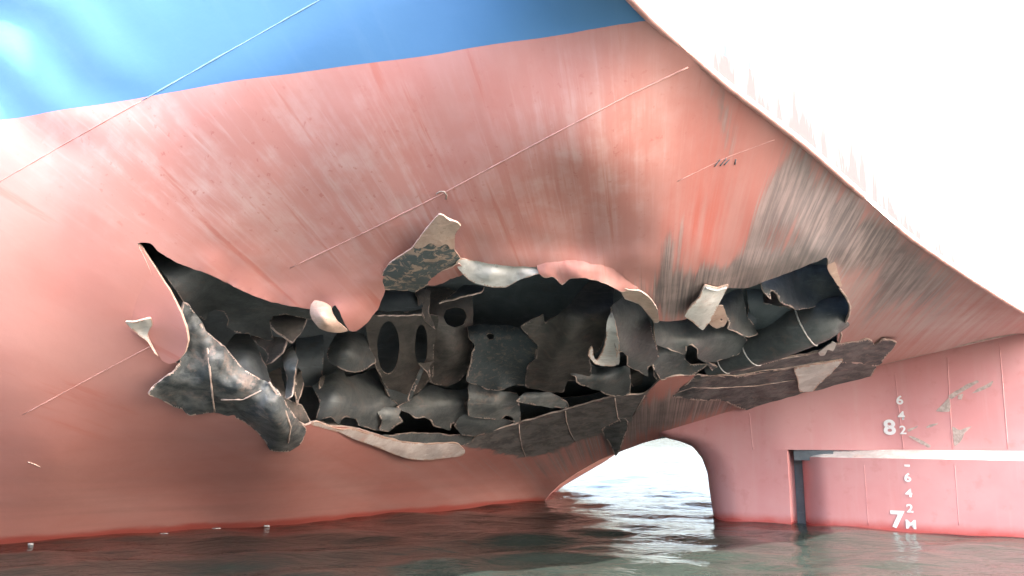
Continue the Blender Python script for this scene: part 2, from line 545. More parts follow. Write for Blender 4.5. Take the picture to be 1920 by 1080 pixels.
# ------------------------------------------------------------------ hull surface
knuckle = [(1990, 612), (1920, 585), (1810, 516), (1700, 440), (1600, 352), (1500, 265), (1350, 150), (1225, 40), (1185, 0), (1100, -95), (1030, -210), (990, -400)]
arch = [(1020, 940), (1032, 925), (1050, 908), (1085, 884), (1125, 862), (1165, 846), (1205, 831), (1250, 818)]
hornline = [(1255, 806), (1330, 783), (1400, 762), (1500, 731), (1640, 688), (1780, 655), (1920, 624), (1990, 612)]
cp, cv = [], []
def ctl(px, py, d): cp.append((px, py)); cv.append(d)
for p in knuckle: ctl(*p, d_plane(*p, TR_Q, TR_N))
for p in hornline[:-1]: ctl(*p, d_plane(*p, RA, CLN) + 0.02)
WL = [(-600, 1066), (-300, 1043), (0, 1019), (200, 1004), (400, 989), (700, 966), (900, 950), (1020, 940)]
for p in WL: ctl(*p, d_z(*p, 0.0))
PL = [(x, float(np.interp(x, [-600, 0, 300, 600, 900, 1225], [322, 224, 177, 131, 86, 40]))) for x in range(-600, 1170, 90)]
for p in PL: ctl(*p, d_z(*p, ZP))
d0 = d_plane(1255, 806, RA, CLN)
dS = d_z(1020, 940, 0.0)
for i, p in enumerate(arch[1:]):
    t = (i + 1) / len(arch)
    ctl(*p, dS + (d0 - dS) * t)
# under water the plating keeps turning in
for px, py in WL: ctl(px, py + 130, d_z(px, py, 0.0) + 1.1)
# topsides: near vertical forward, flared near the corner
pa, pb = PZ(0, 224, ZP), PZ(900, 87, ZP)
tn = np.array([(pb - pa)[1], -(pb - pa)[0], 0.0]); tn /= np.linalg.norm(tn)
for px in (-600, -300, 0, 300):
    for py in (-120, -400): ctl(px, py, d_plane(px, py, pa, tn) + 0.05)
for px in (600, 850):
    ctl(px, -140, d_plane(px, -140, pa, tn) - 0.25); ctl(px, -400, d_plane(px, -400, pa, tn) - 0.35)
# the belly of the counter
ctl(150, 620, 6.75); ctl(-300, 660, 6.7); ctl(520, 560, 6.8); ctl(-600, 680, 6.7); ctl(100, 860, 7.85); ctl(550, 800, 8.15); ctl(-300, 880, 7.75)
for a_ in ((800, 330, 5.8), (800, 480, 6.45), (1100, 300, 5.5), (1100, 460, 6.4), (1100, 620, 7.5), (1300, 400, 6.15), (1400, 440, 6.5), (1300, 560, 7.15), (1550, 530, 7.35)): ctl(*a_)
HULL = TPS(cp, cv, 6e-4)
def hull_d(p): return HULL(p)
def hull_pt(p, off=0.0):
    p = np.asarray(p, float).reshape(-1, 2)
    return O + rays(p) * (hull_d(p) + off)[:, None]

HOLE = [(258, 457), (282, 456), (296, 471), (333, 493), (396, 516), (444, 540), (484, 558), (529, 571), (578, 579), (604, 583),
        (620, 580), (629, 571), (640, 590), (645, 606), (655, 619), (668, 621), (690, 604), (710, 576), (722, 545), (717, 526), (735, 502), (790, 482), (850, 480),
        (895, 490), (945, 498), (1010, 501), (1100, 498), (1160, 511), (1200, 548), (1229, 600), (1285, 599), (1320, 572), (1350, 545),
        (1367, 540), (1403, 540), (1427, 530), (1483, 510), (1550, 483), (1553, 500), (1570, 530), (1577, 543), (1592, 570), (1593, 585),
        (1583, 607), (1573, 617), (1570, 640), (1590, 650), (1560, 668), (1450, 700), (1350, 712), (1298, 703), (1240, 711), (1210, 738), (1151, 744),
        (1066, 767), (976, 793), (932, 806), (893, 818), (872, 834), (754, 828), (663, 803), (618, 799), (591, 791), (573, 798), (540, 780),
        (480, 745), (420, 712), (370, 692), (330, 680), (305, 645), (300, 565), (276, 495)]

def dens(poly, step):
    out = []
    for i in range(len(poly)):
        a, b = poly[i], poly[(i + 1) % len(poly)]
        k = max(1, int(np.hypot(*(b - a)) / step))
        out += [a + (b - a) * q / k for q in range(k)]
    return np.array(out)
def blob(p, cx, cy, sx, sy, rot=0.0):
    a = math.radians(rot); x = p[:, 0] - cx; y = p[:, 1] - cy
    u = (x * math.cos(a) + y * math.sin(a)) / sx; v = (-x * math.sin(a) + y * math.cos(a)) / sy
    return np.exp(-(u * u + v * v))
def hull_attrs(p):
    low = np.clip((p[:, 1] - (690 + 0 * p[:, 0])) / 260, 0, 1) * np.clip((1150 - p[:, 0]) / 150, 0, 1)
    chalk = np.clip(blob(p, 650, 330, 420, 170, 12) + blob(p, 1130, 260, 190, 170) * 0.9 + blob(p, 300, 330, 300, 140, 30) * 0.6, 0, 1)
    wear = (blob(p, 1620, 450, 170, 50, 38) * 0.95 + blob(p, 1440, 505, 230, 30, -14) * 1.1 + blob(p, 1300, 555, 90, 45) * 1.1
            + blob(p, 1355, 210, 16, 80, -8) * 0.75 + blob(p, 1690, 545, 120, 40, -25) * 0.7 + blob(p, 1180, 800, 190, 30, -25) * 0.8 + blob(p, 1330, 755, 160, 24, -12) * 1.0
            + blob(p, 1440, 400, 22, 150, 22) * 0.8 + blob(p, 1500, 340, 20, 110, 20) * 0.7 + blob(p, 1260, 470, 18, 60, 20) * 0.8 + blob(p, 1540, 430, 60, 90, 30) * 0.6 + blob(p, 850, 870, 200, 22) * 0.25)
    mauve = np.clip(blob(p, 1760, 590, 260, 90, 15) + blob(p, 1600, 480, 160, 120, 35) * 0.5, 0, 1)
    deep = np.clip(blob(p, 1320, 420, 70, 110, 20) + blob(p, 1450, 410, 50, 110, 20) * 0.8 + blob(p, 1330, 250, 90, 90) * 0.35 + blob(p, 900, 200, 90, 150) * 0.3, 0, 1)
    sc_poly = np.array([(868, 834), (893, 816), (932, 804), (976, 790), (1066, 762), (1151, 740), (1214, 732), (1198, 766), (1177, 794), (1131, 812), (1078, 830), (1029, 850), (985, 858), (936, 848)], float)
    scorch = inside(sc_poly, p).astype(float)
    dd = np.array([np.min(((smooth_closed(sc_poly, 12) - q) ** 2).sum(1)) for q in p[(abs(p[:, 0] - 1040) < 260) & (abs(p[:, 1] - 800) < 130)]]) ** 0.5 if len(p) else np.zeros(0)
    m_ = (abs(p[:, 0] - 1040) < 260) & (abs(p[:, 1] - 800) < 130)
    sgn = np.where(scorch[m_] > 0, 1, -1)
    scorch[m_] = np.clip(0.5 + sgn * dd / 34, 0, 1)
    return dict(low=low, chalk=chalk, wear=np.clip(wear, 0, 1.3), deep=deep, mauve=mauve, scorched=scorch)

def dents(p):
    """plating bows between its frames; bent near the gash"""
    x, y = p[:, 0], p[:, 1]
    d = 0.012 * np.sin(x / 47 + y / 90) * np.cos(y / 75 - x / 210) + 0.02 * np.sin(x / 130 + 1.3) * np.sin(y / 110 + 0.4)
    w = np.clip((330 - x) / 200, 0, 1) * np.clip((330 - y) / 160, 0, 1)
    d += w * 0.026 * np.sin((y - 0.62 * x) / 25.0 + 0.9 * np.sin((x + y) / 70.0))
    hp = np.array(HOLE, float); near = (x > 120) & (x < 1750) & (y > 330) & (y < 960)
    if near.any():
        q = p[near]; db = np.full(len(q), 1e9)
        hs = dens(hp, 14)
        for i in range(0, len(q), 3000): db[i:i + 3000] = ((q[i:i + 3000, None] - hs[None]) ** 2).sum(2).min(1)
        wv = np.exp(-np.sqrt(db) / 55.0) * np.clip((q[:, 0] - 345) / 60, 0, 1)
        nv = np.array([0.055 * noise.noise(Vector((a / 60, b / 45, 2))) + 0.05 * abs(noise.noise(Vector((a / 34 + 7, b / 60, 6)))) for a, b in q])
        d[near] += wv * nv
    d += -0.09 * blob(p, 1010, 815, 150, 22, -18)     # bottom plating rolled out
    d += -0.16 * blob(p, 655, 600, 55, 45)            # tongue bent outward
    d += -0.07 * blob(p, 1000, 500, 170, 26)          # upper lip rolled outward
    d += 0.10 * blob(p, 1290, 565, 90, 45)            # pushed in
    d += -0.06 * blob(p, 1400, 505, 130, 18, -14)
    return d

outer = np.array(knuckle + [(500, -400), (-100, -400), (-700, -400), (-700, 100), (-700, 600), (-700, 1200), (-300, 1175), (0, 1150), (400, 1120), (700, 1095), (985, 1070), (1003, 1000)] + arch + hornline[:-1], float)
outer_s = smooth_closed(outer, 26, 0, True)
hole_s = smooth_closed(np.array(HOLE, float), 7, 0.9)
pts, tri = triangulate([outer_s, hole_s], 17)
V = O + rays(pts) * (hull_d(pts) + dents(pts))[:, None]
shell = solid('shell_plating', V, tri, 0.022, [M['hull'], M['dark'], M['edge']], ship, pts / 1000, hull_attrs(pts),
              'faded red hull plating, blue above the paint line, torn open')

# starboard half, deck and end closures
_ec = np.array(arch + hornline, float)
_e3 = O + rays(_ec) * hull_d(_ec)[:, None]
_et = (_e3 - RA) @ AFT; _en = (_e3 - RA) @ CLN; _so = np.argsort(_et)
def mirror(v):
    v = np.asarray(v); t = (v - RA) @ AFT; n = (v - RA) @ CLN
    c = np.interp(t, _et[_so], _en[_so])
    k = 0.48 + 0.52 * np.clip((v[:, 2] - 1.4) / 1.2, 0, 1)
    return v + ((1 + k) * (c - n))[:, None] * CLN
outer_c = smooth_closed(outer, 60, 0, True)
p2, t2 = triangulate([outer_c], 60)
V2 = mirror(O + rays(p2) * hull_d(p2)[:, None])
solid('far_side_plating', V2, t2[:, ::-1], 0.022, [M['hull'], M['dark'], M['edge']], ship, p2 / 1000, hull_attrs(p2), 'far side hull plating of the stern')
ring = outer_s
i0 = int(np.argmin(np.hypot(ring[:, 0] - 990, ring[:, 1] + 400))); i1 = int(np.argmin(np.hypot(ring[:, 0] - 1003, ring[:, 1] - 1000)))
seg = ring[i0:i1 + 1]
A3 = O + rays(seg) * hull_d(seg)[:, None]; B3 = mirror(A3)
me = bpy.data.meshes.new('deck_and_bulkhead')
n = len(seg)
me.from_pydata(np.vstack([A3, B3]).tolist(), [], [(i, i + 1, n + i + 1, n + i) for i in range(n - 1)])
link('deck_and_bulkhead', me, [M['dark']], ship)
# ------------------------------------------------------------------ transom
kn = smooth_closed(outer, 26, 0, True)
i0 = int(np.argmin(np.hypot(kn[:, 0] - 990, kn[:, 1] + 400)))
kn = kn[:i0 + 1]
K3 = np.array([PV(*p, TR_Q, TR_N) for p in kn])
s_ = (K3 - TR_Q) @ TR_DIR
topz = K3[-1, 2] + 9
poly2 = [(a, b) for a, b in zip(s_, K3[:, 2])] + [(x, topz) for x in np.linspace(s_[-1], s_[0], 12)[1:]]
poly2 = np.array(poly2) * 100
tp, tt = triangulate([dens(poly2, 22)], 22)
TV = TR_Q + np.outer(tp[:, 0] / 100, TR_DIR) + np.outer(tp[:, 1] / 100, np.array([0, 0, 1.0])) + TR_N * 0.004
nn = np.cross(TV[tt[:, 1]] - TV[tt[:, 0]], TV[tt[:, 2]] - TV[tt[:, 0]]).sum(0)
if nn @ TR_N < 0: tt = tt[:, ::-1]
ed_ = np.array([np.min(np.hypot(s_ * 100 - a, K3[:, 2] * 100 - b)) for a, b in tp]) / 100
al_ = np.clip((tp[:, 0] / 100 - 0.25) / 0.5, 0, 1) * np.clip((5.2 - tp[:, 0] / 100) / 1.0, 0, 1)
solid('transom', TV, tt, 0.02, [M['transom'], M['dark'], M['transom']], ship, None, dict(edge=np.clip(1 - ed_ / 0.55, 0, 1) * al_), 'sunlit flat transom with scraped lower edge')
tube('knuckle_edge', K3 + np.array([0, 0, 0.0]), 0.028, [M['seam']], ship, 10, 'rounded red knuckle where the side meets the transom')
MV = mirror(TV)
solid('transom', MV, tt[:, ::-1], 0.02, [M['transom'], M['dark'], M['transom']], ship, None, dict(edge=np.zeros(len(MV))))

# ------------------------------------------------------------------ horn and rudder
def tz(px, py):
    """position along the ship and height of a survey point on the near face"""
    v = PV(px, py, RA, CLN); return float((v - RA) @ AFT), float(v[2])
def foil(name, nose, z_lo, z_hi_fn, t_end, half, L, mat_, parent, rows=28, label=None, tail=None, round_top=0.0, mats2=()):
    """vertical fin with a rounded nose; nose(z) -> t"""
    ds = np.concatenate([[0, 0.01, 0.03, 0.07, 0.13, 0.22, 0.34, 0.5], np.linspace(0.7, 1.0, 4), np.linspace(1.3, 12, 30)]) * L
    rowsV = []
    for i in range(rows + 1):
        f = i / rows
        row_n, row_f = [], []
        z_top0 = z_hi_fn(0)
        if round_top:
            zc = z_top0 - round_top
            f = (i / (rows - 3)) * (zc - z_lo) / (z_top0 - z_lo) if i <= rows - 3 else 1 - (rows - i) / 3 * round_top / (z_top0 - z_lo)
        z = z_lo + (z_top0 - z_lo) * f
        tn_ = nose(z)
        for d in ds:
            t = min(tn_ + d, t_end)
            zt = z_lo + (z_hi_fn(t) - z_lo) * f
            w = half * math.sqrt(max(0, 1 - (1 - min(1, d / L)) ** 2))
            if tail is not None and t > tail: w *= max(0.15, 1 - 0.85 * (t - tail) / max(0.01, t_end - tail))
            rt = 0.0
            if round_top:
                g_ = (z_hi_fn(t) - zt) / round_top
                if g_ < 1: rt = SHOULDER * (1 - g_)
            base = RA + AFT * t - CLN * half
            row_n.append(base + CLN * max(0.0, w - rt) + np.array([0, 0, zt]))
            row_f.append(base - CLN * max(0.0, w - rt) + np.array([0, 0, zt]))
        rowsV.append(row_n + row_f[::-1])
    m = len(rowsV[0]); F = []
    for i in range(rows):
        for j in range(m - 1):
            F.append((i * m + j, i * m + j + 1, (i + 1) * m + j + 1, (i + 1) * m + j))
        F.append((i * m + m - 1, i * m, (i + 1) * m, (i + 1) * m + m - 1))
    for j in range(m // 2 - 1):
        F.append((j, m - 1 - j, m - 2 - j, j + 1))
        k = rows * m
        F.append((k + j, k + j + 1, k + m - 2 - j, k + m - 1 - j))
    me = bpy.data.meshes.new(name)
    me.from_pydata([tuple(v) for r in rowsV for v in r], [], F)
    me.validate()
    me.polygons.foreach_set('use_smooth', [True] * len(me.polygons))
    me.set_sharp_from_angle(angle=math.radians(50))
    me.update()
    ob = link(name, me, [mat_, *mats2], parent, label)
    if mats2:
        for pl_ in me.polygons:
            if pl_.center.z > z_hi_fn(0) - round_top + 0.002 and pl_.normal.z > 0.2: pl_.material_index = 1
    return ob

# nose of the horn, measured on the centre plane
nose_px = [(1345, 1000), (1341, 975), (1334, 930), (1328, 885), (1318, 858), (1300, 836), (1278, 822), (1255, 812)]
ntz = []
for p in nose_px:
    v = PV(*p, CLQ, CLN); ntz.append((float(v[2]), float((v - RA) @ AFT)))
ntz.sort()
nz = np.array([a for a, _ in ntz]); ntt = np.array([b for _, b in ntz])
def horn_nose(z): return float(np.interp(z, nz, ntt)) if z <= nz[-1] else float(ntt[-1] - (z - nz[-1]) * 2.2)
t_gap0 = tz(1480, 920)[0]; t_gap1 = tz(1496, 920)[0]
z_ledge = tz(1700, 846)[1]; z_rud = tz(1700, 864)[1]
t_far = tz(2200, 850)[0]
hl = np.array([(lambda v: (float((v - RA) @ AFT), float(v[2])))(PV(*p, RA, CLN)) for p in hornline]); hl = hl[np.argsort(hl[:, 0])]
def horn_top(t): return float(np.interp(t, hl[:, 0], hl[:, 1])) + 0.06
horn = foil('rudder_horn', horn_nose, -1.2, lambda t: z_ledge + 0.0, t_gap0, WH, 0.55, M['horn'], ship, 30, 'faded red rudder horn with a rounded leading edge')
# upper body of the horn, from the ledge up to the counter
ups = []
nr_ = 14
ts = np.concatenate([np.linspace(0, 1, 40) ** 1.6])
UV_, UF = [], []
for i in range(nr_ + 1):
    f = i / nr_
    for side in (1, -1):
        for q in ts:
            zz0 = z_ledge + (horn_top(0) - z_ledge) * f
            tn_ = horn_nose(zz0)
            t = tn_ + (t_far - tn_) * q
            zz = z_ledge + (max(horn_top(t), z_ledge + 0.05) - z_ledge) * f
            d = t - tn_
            w = (WH - (SHOULDER - 0.01) * min(1, max(0, (t - t_gap0 + 0.1) / 1.3))) * math.sqrt(max(0, 1 - (1 - min(1, d / 0.55)) ** 2))
            UV_.append(RA + AFT * t - CLN * WH + CLN * w * side + np.array([0, 0, zz]))
m = len(ts)
def ui(i, s, j): return (i * 2 + s) * m + j
for i in range(nr_):
    for j in range(m - 1):
        UF.append((ui(i, 0, j), ui(i, 0, j + 1), ui(i + 1, 0, j + 1), ui(i + 1, 0, j)))
        UF.append((ui(i, 1, j), ui(i + 1, 1, j), ui(i + 1, 1, j + 1), ui(i, 1, j + 1)))
    UF.append((ui(i, 0, m - 1), ui(i, 1, m - 1), ui(i + 1, 1, m - 1), ui(i + 1, 0, m - 1)))
for j in range(m - 1):
    UF.append((ui(0, 0, j), ui(0, 1, j), ui(0, 1, j + 1), ui(0, 0, j + 1)))
me = bpy.data.meshes.new('horn_upper')
me.from_pydata([tuple(v) for v in UV_], [], UF)
me.validate()
me.polygons.foreach_set('use_smooth', [True] * len(me.polygons)); me.set_sharp_from_angle(angle=math.radians(50)); me.update()
horn_up = link('headbox', me, [M['horn']], ship, 'red headbox above the rudder')

rudder = foil('rudder', lambda z: t_gap1, -1.5, lambda t: z_ledge + 0.02, t_far, WH, 0.42, M['horn'], ship, 30, 'faded red rudder blade with white draught marks', tail=tz(2000, 900)[0], round_top=0.115, mats2=[M['light']])
# pintle block that fills the forward end of the gap
def box(name, t0, t1, n0, n1, z0, z1, m_, parent):
    V_ = []
    for t in (t0, t1):
        for n_ in (n0, n1):
            for z in (z0, z1): V_.append(tuple(RA + AFT * t + CLN * n_ + np.array([0, 0, z])))
    F_ = [(0, 1, 3, 2), (4, 6, 7, 5), (0, 4, 5, 1), (2, 3, 7, 6), (0, 2, 6, 4), (1, 5, 7, 3)]
    me = bpy.data.meshes.new(name); me.from_pydata(V_, [], F_); me.update()
    return link(name, me, [m_], parent)
box('slit_blocker', tz(1474, 920)[0], tz(1510, 920)[0], -WH * 1.7, -WH * 0.9, -1.0, z_ledge - 0.03, M['dark'], ship)  # added dark block behind the slit, keeps light from showing through
box('pintle_block', tz(1486, 855)[0], tz(1560, 855)[0], -WH * 1.6, -0.08, z_rud - 0.02, z_ledge - 0.005, M['dark'], ship)

# ------------------------------------------------------------------ weld seams on the plating
def along(pl, step=14):
    pl = np.asarray(pl, float); out = []
    for a, b in zip(pl[:-1], pl[1:]):
        k = max(1, int(np.hypot(*(b - a)[:2]) / step))
        out += [a + (b - a) * q / k for q in range(k)]
    out.append(pl[-1]); return np.array(out)
def seam(pl, r, m_, name='weld_seam', jitter=0.0):
    q = along(pl)
    d = hull_d(q) + dents(q) + r * 0.12
    v = O + rays(q) * d[:, None]
    return tube(name, v, r * 0.5 * (1 + rng.uniform(-0.35, 0.35, len(v))), [m_], shell, 6)
seam([(640, -24), (600, 0), (430, 96), (268, 188)], 0.013, M['seam_blue'])
seam([(264, 190), (130, 265), (0, 340), (-200, 452)], 0.010, M['seam'])
seam([(1290, 126), (1180, 178), (1060, 240), (900, 325), (830, 363), (700, 428), (620, 466), (545, 502)], 0.010, M['seam'])
seam([(284, 648), (160, 714), (42, 778)], 0.010, M['seam'])
seam([(1452, 262), (1360, 296), (1270, 340)], 0.006, M['seam'])

# small gouges in the paint
def gouge(pl, r, m_): 
    q_ = along(pl, 4); v_ = O + rays(q_) * (hull_d(q_) + dents(q_) - r * 0.1)[:, None]
    tube('gouge', v_, r * (0.6 + rng.uniform(0, .6, len(v_))), [M[m_]], shell, 5)
gouge([(818, 364), (824, 359), (833, 359), (838, 366), (836, 373)], 0.007, 'chip')
for a_, b_ in (((1340, 312), (1350, 299)), ((1350, 311), (1362, 297)), ((1358, 309), (1368, 299)), ((1378, 308), (1380, 298))): gouge([a_, b_], 0.006, 'dark')
gouge([(52, 866), (64, 870), (76, 876)], 0.006, 'edge')

# ------------------------------------------------------------------ torn and bent steel
class Sheet: pass
def sheet(name, pl, m_, th=0.014, crumple=0.015, ctrl=(), holes=(), jag=0.9, edge='edge_dim', label=None, step=9, parent=None, painted=False, back=None, fine=0.004, curve=None, flake=2.2, fn=None):
    pl = np.array(pl, float)
    GA = 3.0
    if name != 'inner_bulkhead':
        pl[:, 2] = np.where(pl[:, 2] > 0.1, 0.1 + (pl[:, 2] - 0.1) * GA + rng.normal(0, .05, len(pl)) * (pl[:, 2] > 0.15), pl[:, 2])
        ctrl = [(a, b, 0.1 + (c - 0.1) * GA if c > 0.1 else c) for a, b, c in ctrl]
    interior = name != 'inner_bulkhead' and pl[:, 2].mean() > 0.06
    o3 = smooth_closed(pl, max(3.2, step * 0.45), jag * (1.35 if interior else 1.05), rnd=0.25 if interior else 0.55)
    loops = [o3[:, :2]] + [smooth_closed(np.array(h, float), 4, 0.4)[:, :2] for h in holes]
    ring_ = o3[:, :2]; ins = None
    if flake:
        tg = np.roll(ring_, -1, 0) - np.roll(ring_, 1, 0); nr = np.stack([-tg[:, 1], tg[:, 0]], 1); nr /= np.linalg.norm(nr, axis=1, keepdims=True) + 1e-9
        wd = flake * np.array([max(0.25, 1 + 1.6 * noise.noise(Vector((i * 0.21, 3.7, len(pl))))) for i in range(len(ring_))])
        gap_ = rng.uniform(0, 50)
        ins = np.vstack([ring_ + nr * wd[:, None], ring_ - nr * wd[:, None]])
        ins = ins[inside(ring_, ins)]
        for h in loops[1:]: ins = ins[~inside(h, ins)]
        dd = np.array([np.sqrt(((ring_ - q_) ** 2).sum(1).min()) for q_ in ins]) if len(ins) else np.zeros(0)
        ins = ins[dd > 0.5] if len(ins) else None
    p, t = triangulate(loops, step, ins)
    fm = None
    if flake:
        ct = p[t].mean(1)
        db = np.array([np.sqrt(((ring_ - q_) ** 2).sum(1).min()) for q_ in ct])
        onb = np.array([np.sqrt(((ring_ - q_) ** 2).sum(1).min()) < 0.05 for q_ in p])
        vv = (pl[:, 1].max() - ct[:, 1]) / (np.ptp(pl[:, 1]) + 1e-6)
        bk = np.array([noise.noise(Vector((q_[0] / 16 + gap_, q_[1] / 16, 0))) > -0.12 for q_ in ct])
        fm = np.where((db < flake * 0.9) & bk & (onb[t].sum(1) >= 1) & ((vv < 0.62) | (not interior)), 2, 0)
    cpts = np.vstack([pl] + ([np.array(ctrl, float)] if len(ctrl) else []))
    f = TPS(cpts[:, :2], cpts[:, 2], 2e-4)
    off = f(p) if fn is None else fn(p)
    if painted: off = off + dents(p)
    seed = rng.uniform(0, 99)
    if crumple:
        def crease(x, y):
            a_ = noise.noise(Vector((x / 46 + seed, y / 46, 0))); b_ = noise.noise(Vector((x / 30 + seed, y / 30, 9)))
            return crumple * (1.1 * a_ + 0.9 * abs(b_) ) + fine * noise.noise(Vector((x / 13 + seed, y / 13, 5)))
        off = off + np.array([crease(x, y) for x, y in p])
    if interior:
        y0, y1 = pl[:, 1].min(), pl[:, 1].max()
        v_ = np.clip((y1 - p[:, 1]) / (y1 - y0 + 1e-6), 0, 1)
        cc = curve if curve is not None else min(0.9, 0.55 * (y1 - y0) / 90)
        off = off + cc * v_ ** 3.0 - 0.04 * (1 - v_) ** 5
    v = O + rays(p) * (hull_d(p) + off)[:, None]
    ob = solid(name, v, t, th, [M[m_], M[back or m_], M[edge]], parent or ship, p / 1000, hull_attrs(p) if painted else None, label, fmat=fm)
    s = Sheet(); s.f = f; s.ob = ob
    return s
def bead(s, pl, r=0.012, m_='edge', name='weld_bead', lift=0.012):
    r *= 0.8; m_ = 'edge'
    pl = [(x + rng.normal(0, .8), y + rng.normal(0, .8)) for x, y in pl]
    q = along(pl, 6)
    v = O + rays(q) * (hull_d(q) + s.f(q) - lift)[:, None]
    return tube(name, v, r * (1 + rng.uniform(-0.3, 0.3, len(v))), [M[m_]], s.ob, 6)

# inner bulkhead closing the wrecked compartment
sheet('inner_bulkhead', [(180, 400, 2.2), (600, 380, 2.6), (1000, 360, 2.8), (1500, 380, 2.0), (1640, 470, 1.6), (1640, 640, 1.2), (1300, 720, 1.5), (1150, 790, 1.7), (900, 880, 1.8), (600, 850, 1.8), (300, 760, 1.7)],
      'dark', 0.02, 0.05, label='dark inner bulkhead deep in the gash', step=26)

# --- left end
sheet('frame_web', [(256, 456, .06), (284, 446, .06), (400, 500, .10), (530, 556, .12), (606, 572, .12), (585, 600, .30), (540, 590, .30), (512, 592, .32), (506, 615, .34), (514, 640, .38), (493, 637, .36), (469, 627, .34), (442, 624, .32), (425, 612, .32), (428, 600, .32), (420, 586, .3), (403, 581, .3), (390, 587, .3), (386, 602, .3), (366, 590, .26), (349, 573, .2), (330, 545, .12), (300, 505, .06)],
      'grey', 0.014, 0.015, label='curved grey frame web with a rounded drain hole', edge='edge_dim')
sheet('bracket_plate', [(422, 652, .30), (440, 626, .42), (466, 626, .44), (484, 652, .36), (502, 694, .26), (508, 714, .2), (490, 716, .14), (455, 692, .18)], 'grey', ctrl=[(462, 664, .22)], label='dark bowed plate above the crumpled steel')
sheet('torn_strip', [(504, 596, .30), (516, 582, .34), (578, 578, .3), (568, 620, .26), (549, 643, .22), (525, 627, .22), (508, 612, .24)], 'brown', crumple=.04)
sheet('torn_strip', [(474, 610, .33), (507, 628, .3), (538, 636, .24), (530, 660, .22), (507, 680, .22), (497, 684, .24), (503, 668, .3), (490, 650, .34), (470, 634, .36)], 'brown', crumple=.05)
sheet('torn_strip', [(528, 672, .20), (537, 656, .16), (549, 648, .14), (558, 673, .12), (552, 708, .10), (547, 742, .08), (534, 747, .10), (538, 712, .18)], 'scrape', crumple=.02, ctrl=[(544, 690, .06)], edge='edge')
sheet('torn_plate', [(502, 702, .30), (525, 690, .34), (540, 748, .25), (567, 760, .22), (584, 795, .16), (573, 806, .12), (550, 780, .2)], 'brown', crumple=.05)
cr = sheet('crumpled_plate', [(345, 566, .10), (378, 602, .12), (388, 622, .12), (422, 650, .12), (455, 690, .10), (490, 711, .06), (505, 718, .02), (520, 730, -.02), (533, 750, -.06), (547, 772, -.08), (562, 790, -.06), (574, 802, -.04), (571, 822, -.10), (556, 839, -.16), (538, 848, -.2), (507, 845, -.2), (496, 826, -.12), (476, 805, -.06), (449, 787, -.04), (425, 779, -.05), (400, 774, -.08), (356, 779, -.14), (340, 768, -.14), (320, 760, -.16), (300, 749, -.22), (279, 739, -.3), (292, 720, -.26), (318, 702, -.2), (338, 682, -.08), (333, 655, .02), (340, 620, .05)],
      'scorch', 0.016, 0.06, ctrl=[(400, 700, -.14), (450, 730, -.20), (500, 770, -.30), (535, 810, -.36), (360, 730, -.14), (420, 670, -.02), (478, 748, -.14), (520, 790, -.42), (470, 775, -.16)], edge='edge', label='crumpled scraped grey plate bent outward at the left end of the gash', step=6, fine=0.02)
bead(cr, [(376, 606), (388, 640), (393, 680), (396, 720), (402, 772)], 0.012, 'light')
bead(cr, [(504, 716), (520, 742), (534, 770), (546, 800), (540, 830)], 0.012, 'light', lift=0.006)
bead(cr, [(415, 750), (455, 748), (490, 732)], 0.008, 'light', lift=0.004)
# rolled shell edge on the left and the sliver torn from it
def lip_off(p):
    t_ = np.clip((p[:, 0] - 185) / (352 - 185), 0, 1.05); w_ = np.clip((p[:, 1] - 455) / 190, 0, 1); w_ = w_ * w_ * (3 - 2 * w_)
    dn = np.clip((p[:, 1] - 640) / 45, 0, 1)
    return 0.014 - 0.215 * t_ ** 2.6 * w_ - 0.05 * dn ** 2 * t_
sheet('shell_lip', [(258, 457, 0), (276, 480, 0), (300, 517, 0), (321, 550, 0), (338, 585, 0), (349, 615, 0), (352, 640, 0), (346, 662, 0), (333, 677, 0), (318, 682, 0), (304, 676, 0), (293, 660, 0), (284, 642, 0), (262, 630, 0), (225, 610, 0), (195, 570, 0), (190, 510, 0), (215, 465, 0)], 'hull', 0.022, 0.0, painted=True, flake=0, fn=lip_off, edge='peach', back='grey', label='red shell plate curling outward at the left of the gash', jag=0.3, fine=0)
sheet('torn_sliver', [(234, 604, -.16), (250, 604, -.19), (268, 600, -.19), (283, 597, -.15), (286, 610, -.10), (277, 628, -.06), (287, 650, -.09), (297, 668, -.15), (290, 663, -.16), (277, 641, -.09), (262, 630, -.08), (247, 617, -.12)], 'light', 0.014, 0.004, ctrl=[(262, 614, -.08)], edge='peach', label='small pale sliver of plate curling off the red shell', step=5, jag=0.3)

# --- middle
sheet('frame_web', [(556, 600, .7), (606, 600, .7), (604, 730, .6), (556, 715, .6)], 'dark', crumple=.02)
sheet('torn_plate', [(632, 624, .42), (680, 624, .45), (699, 660, .42), (705, 680, .36), (678, 697, .3), (649, 697, .3), (619, 680, .36), (612, 662, .42)], 'grey', ctrl=[(655, 660, .28)], crumple=.03, edge='edge_dim')
sheet('bent_plate', [(586, 724, .35), (612, 705, .38), (641, 688, .32), (648, 706, .30), (680, 700, .42), (704, 690, .5), (727, 740, .34), (752, 761, .26), (716, 767, .18), (712, 808, .12), (690, 803, .12), (672, 798, .12), (668, 786, .14), (650, 782, .14), (640, 788, .14), (634, 797, .14), (620, 782, .16), (592, 790, .16), (600, 755, .26)], 'grey', ctrl=[(650, 745, .2), (690, 740, .3), (620, 740, .22)], crumple=.03, fine=.01, label='grey bent web plate at the lower left of the opening')
sheet('web_plate', [(700, 676, .46), (722, 702, .40), (740, 722, .36), (753, 720, .36), (760, 694, .42), (790, 680, .42), (778, 715, .36), (768, 753, .28), (750, 760, .28), (729, 744, .32)], 'grey', crumple=.02)
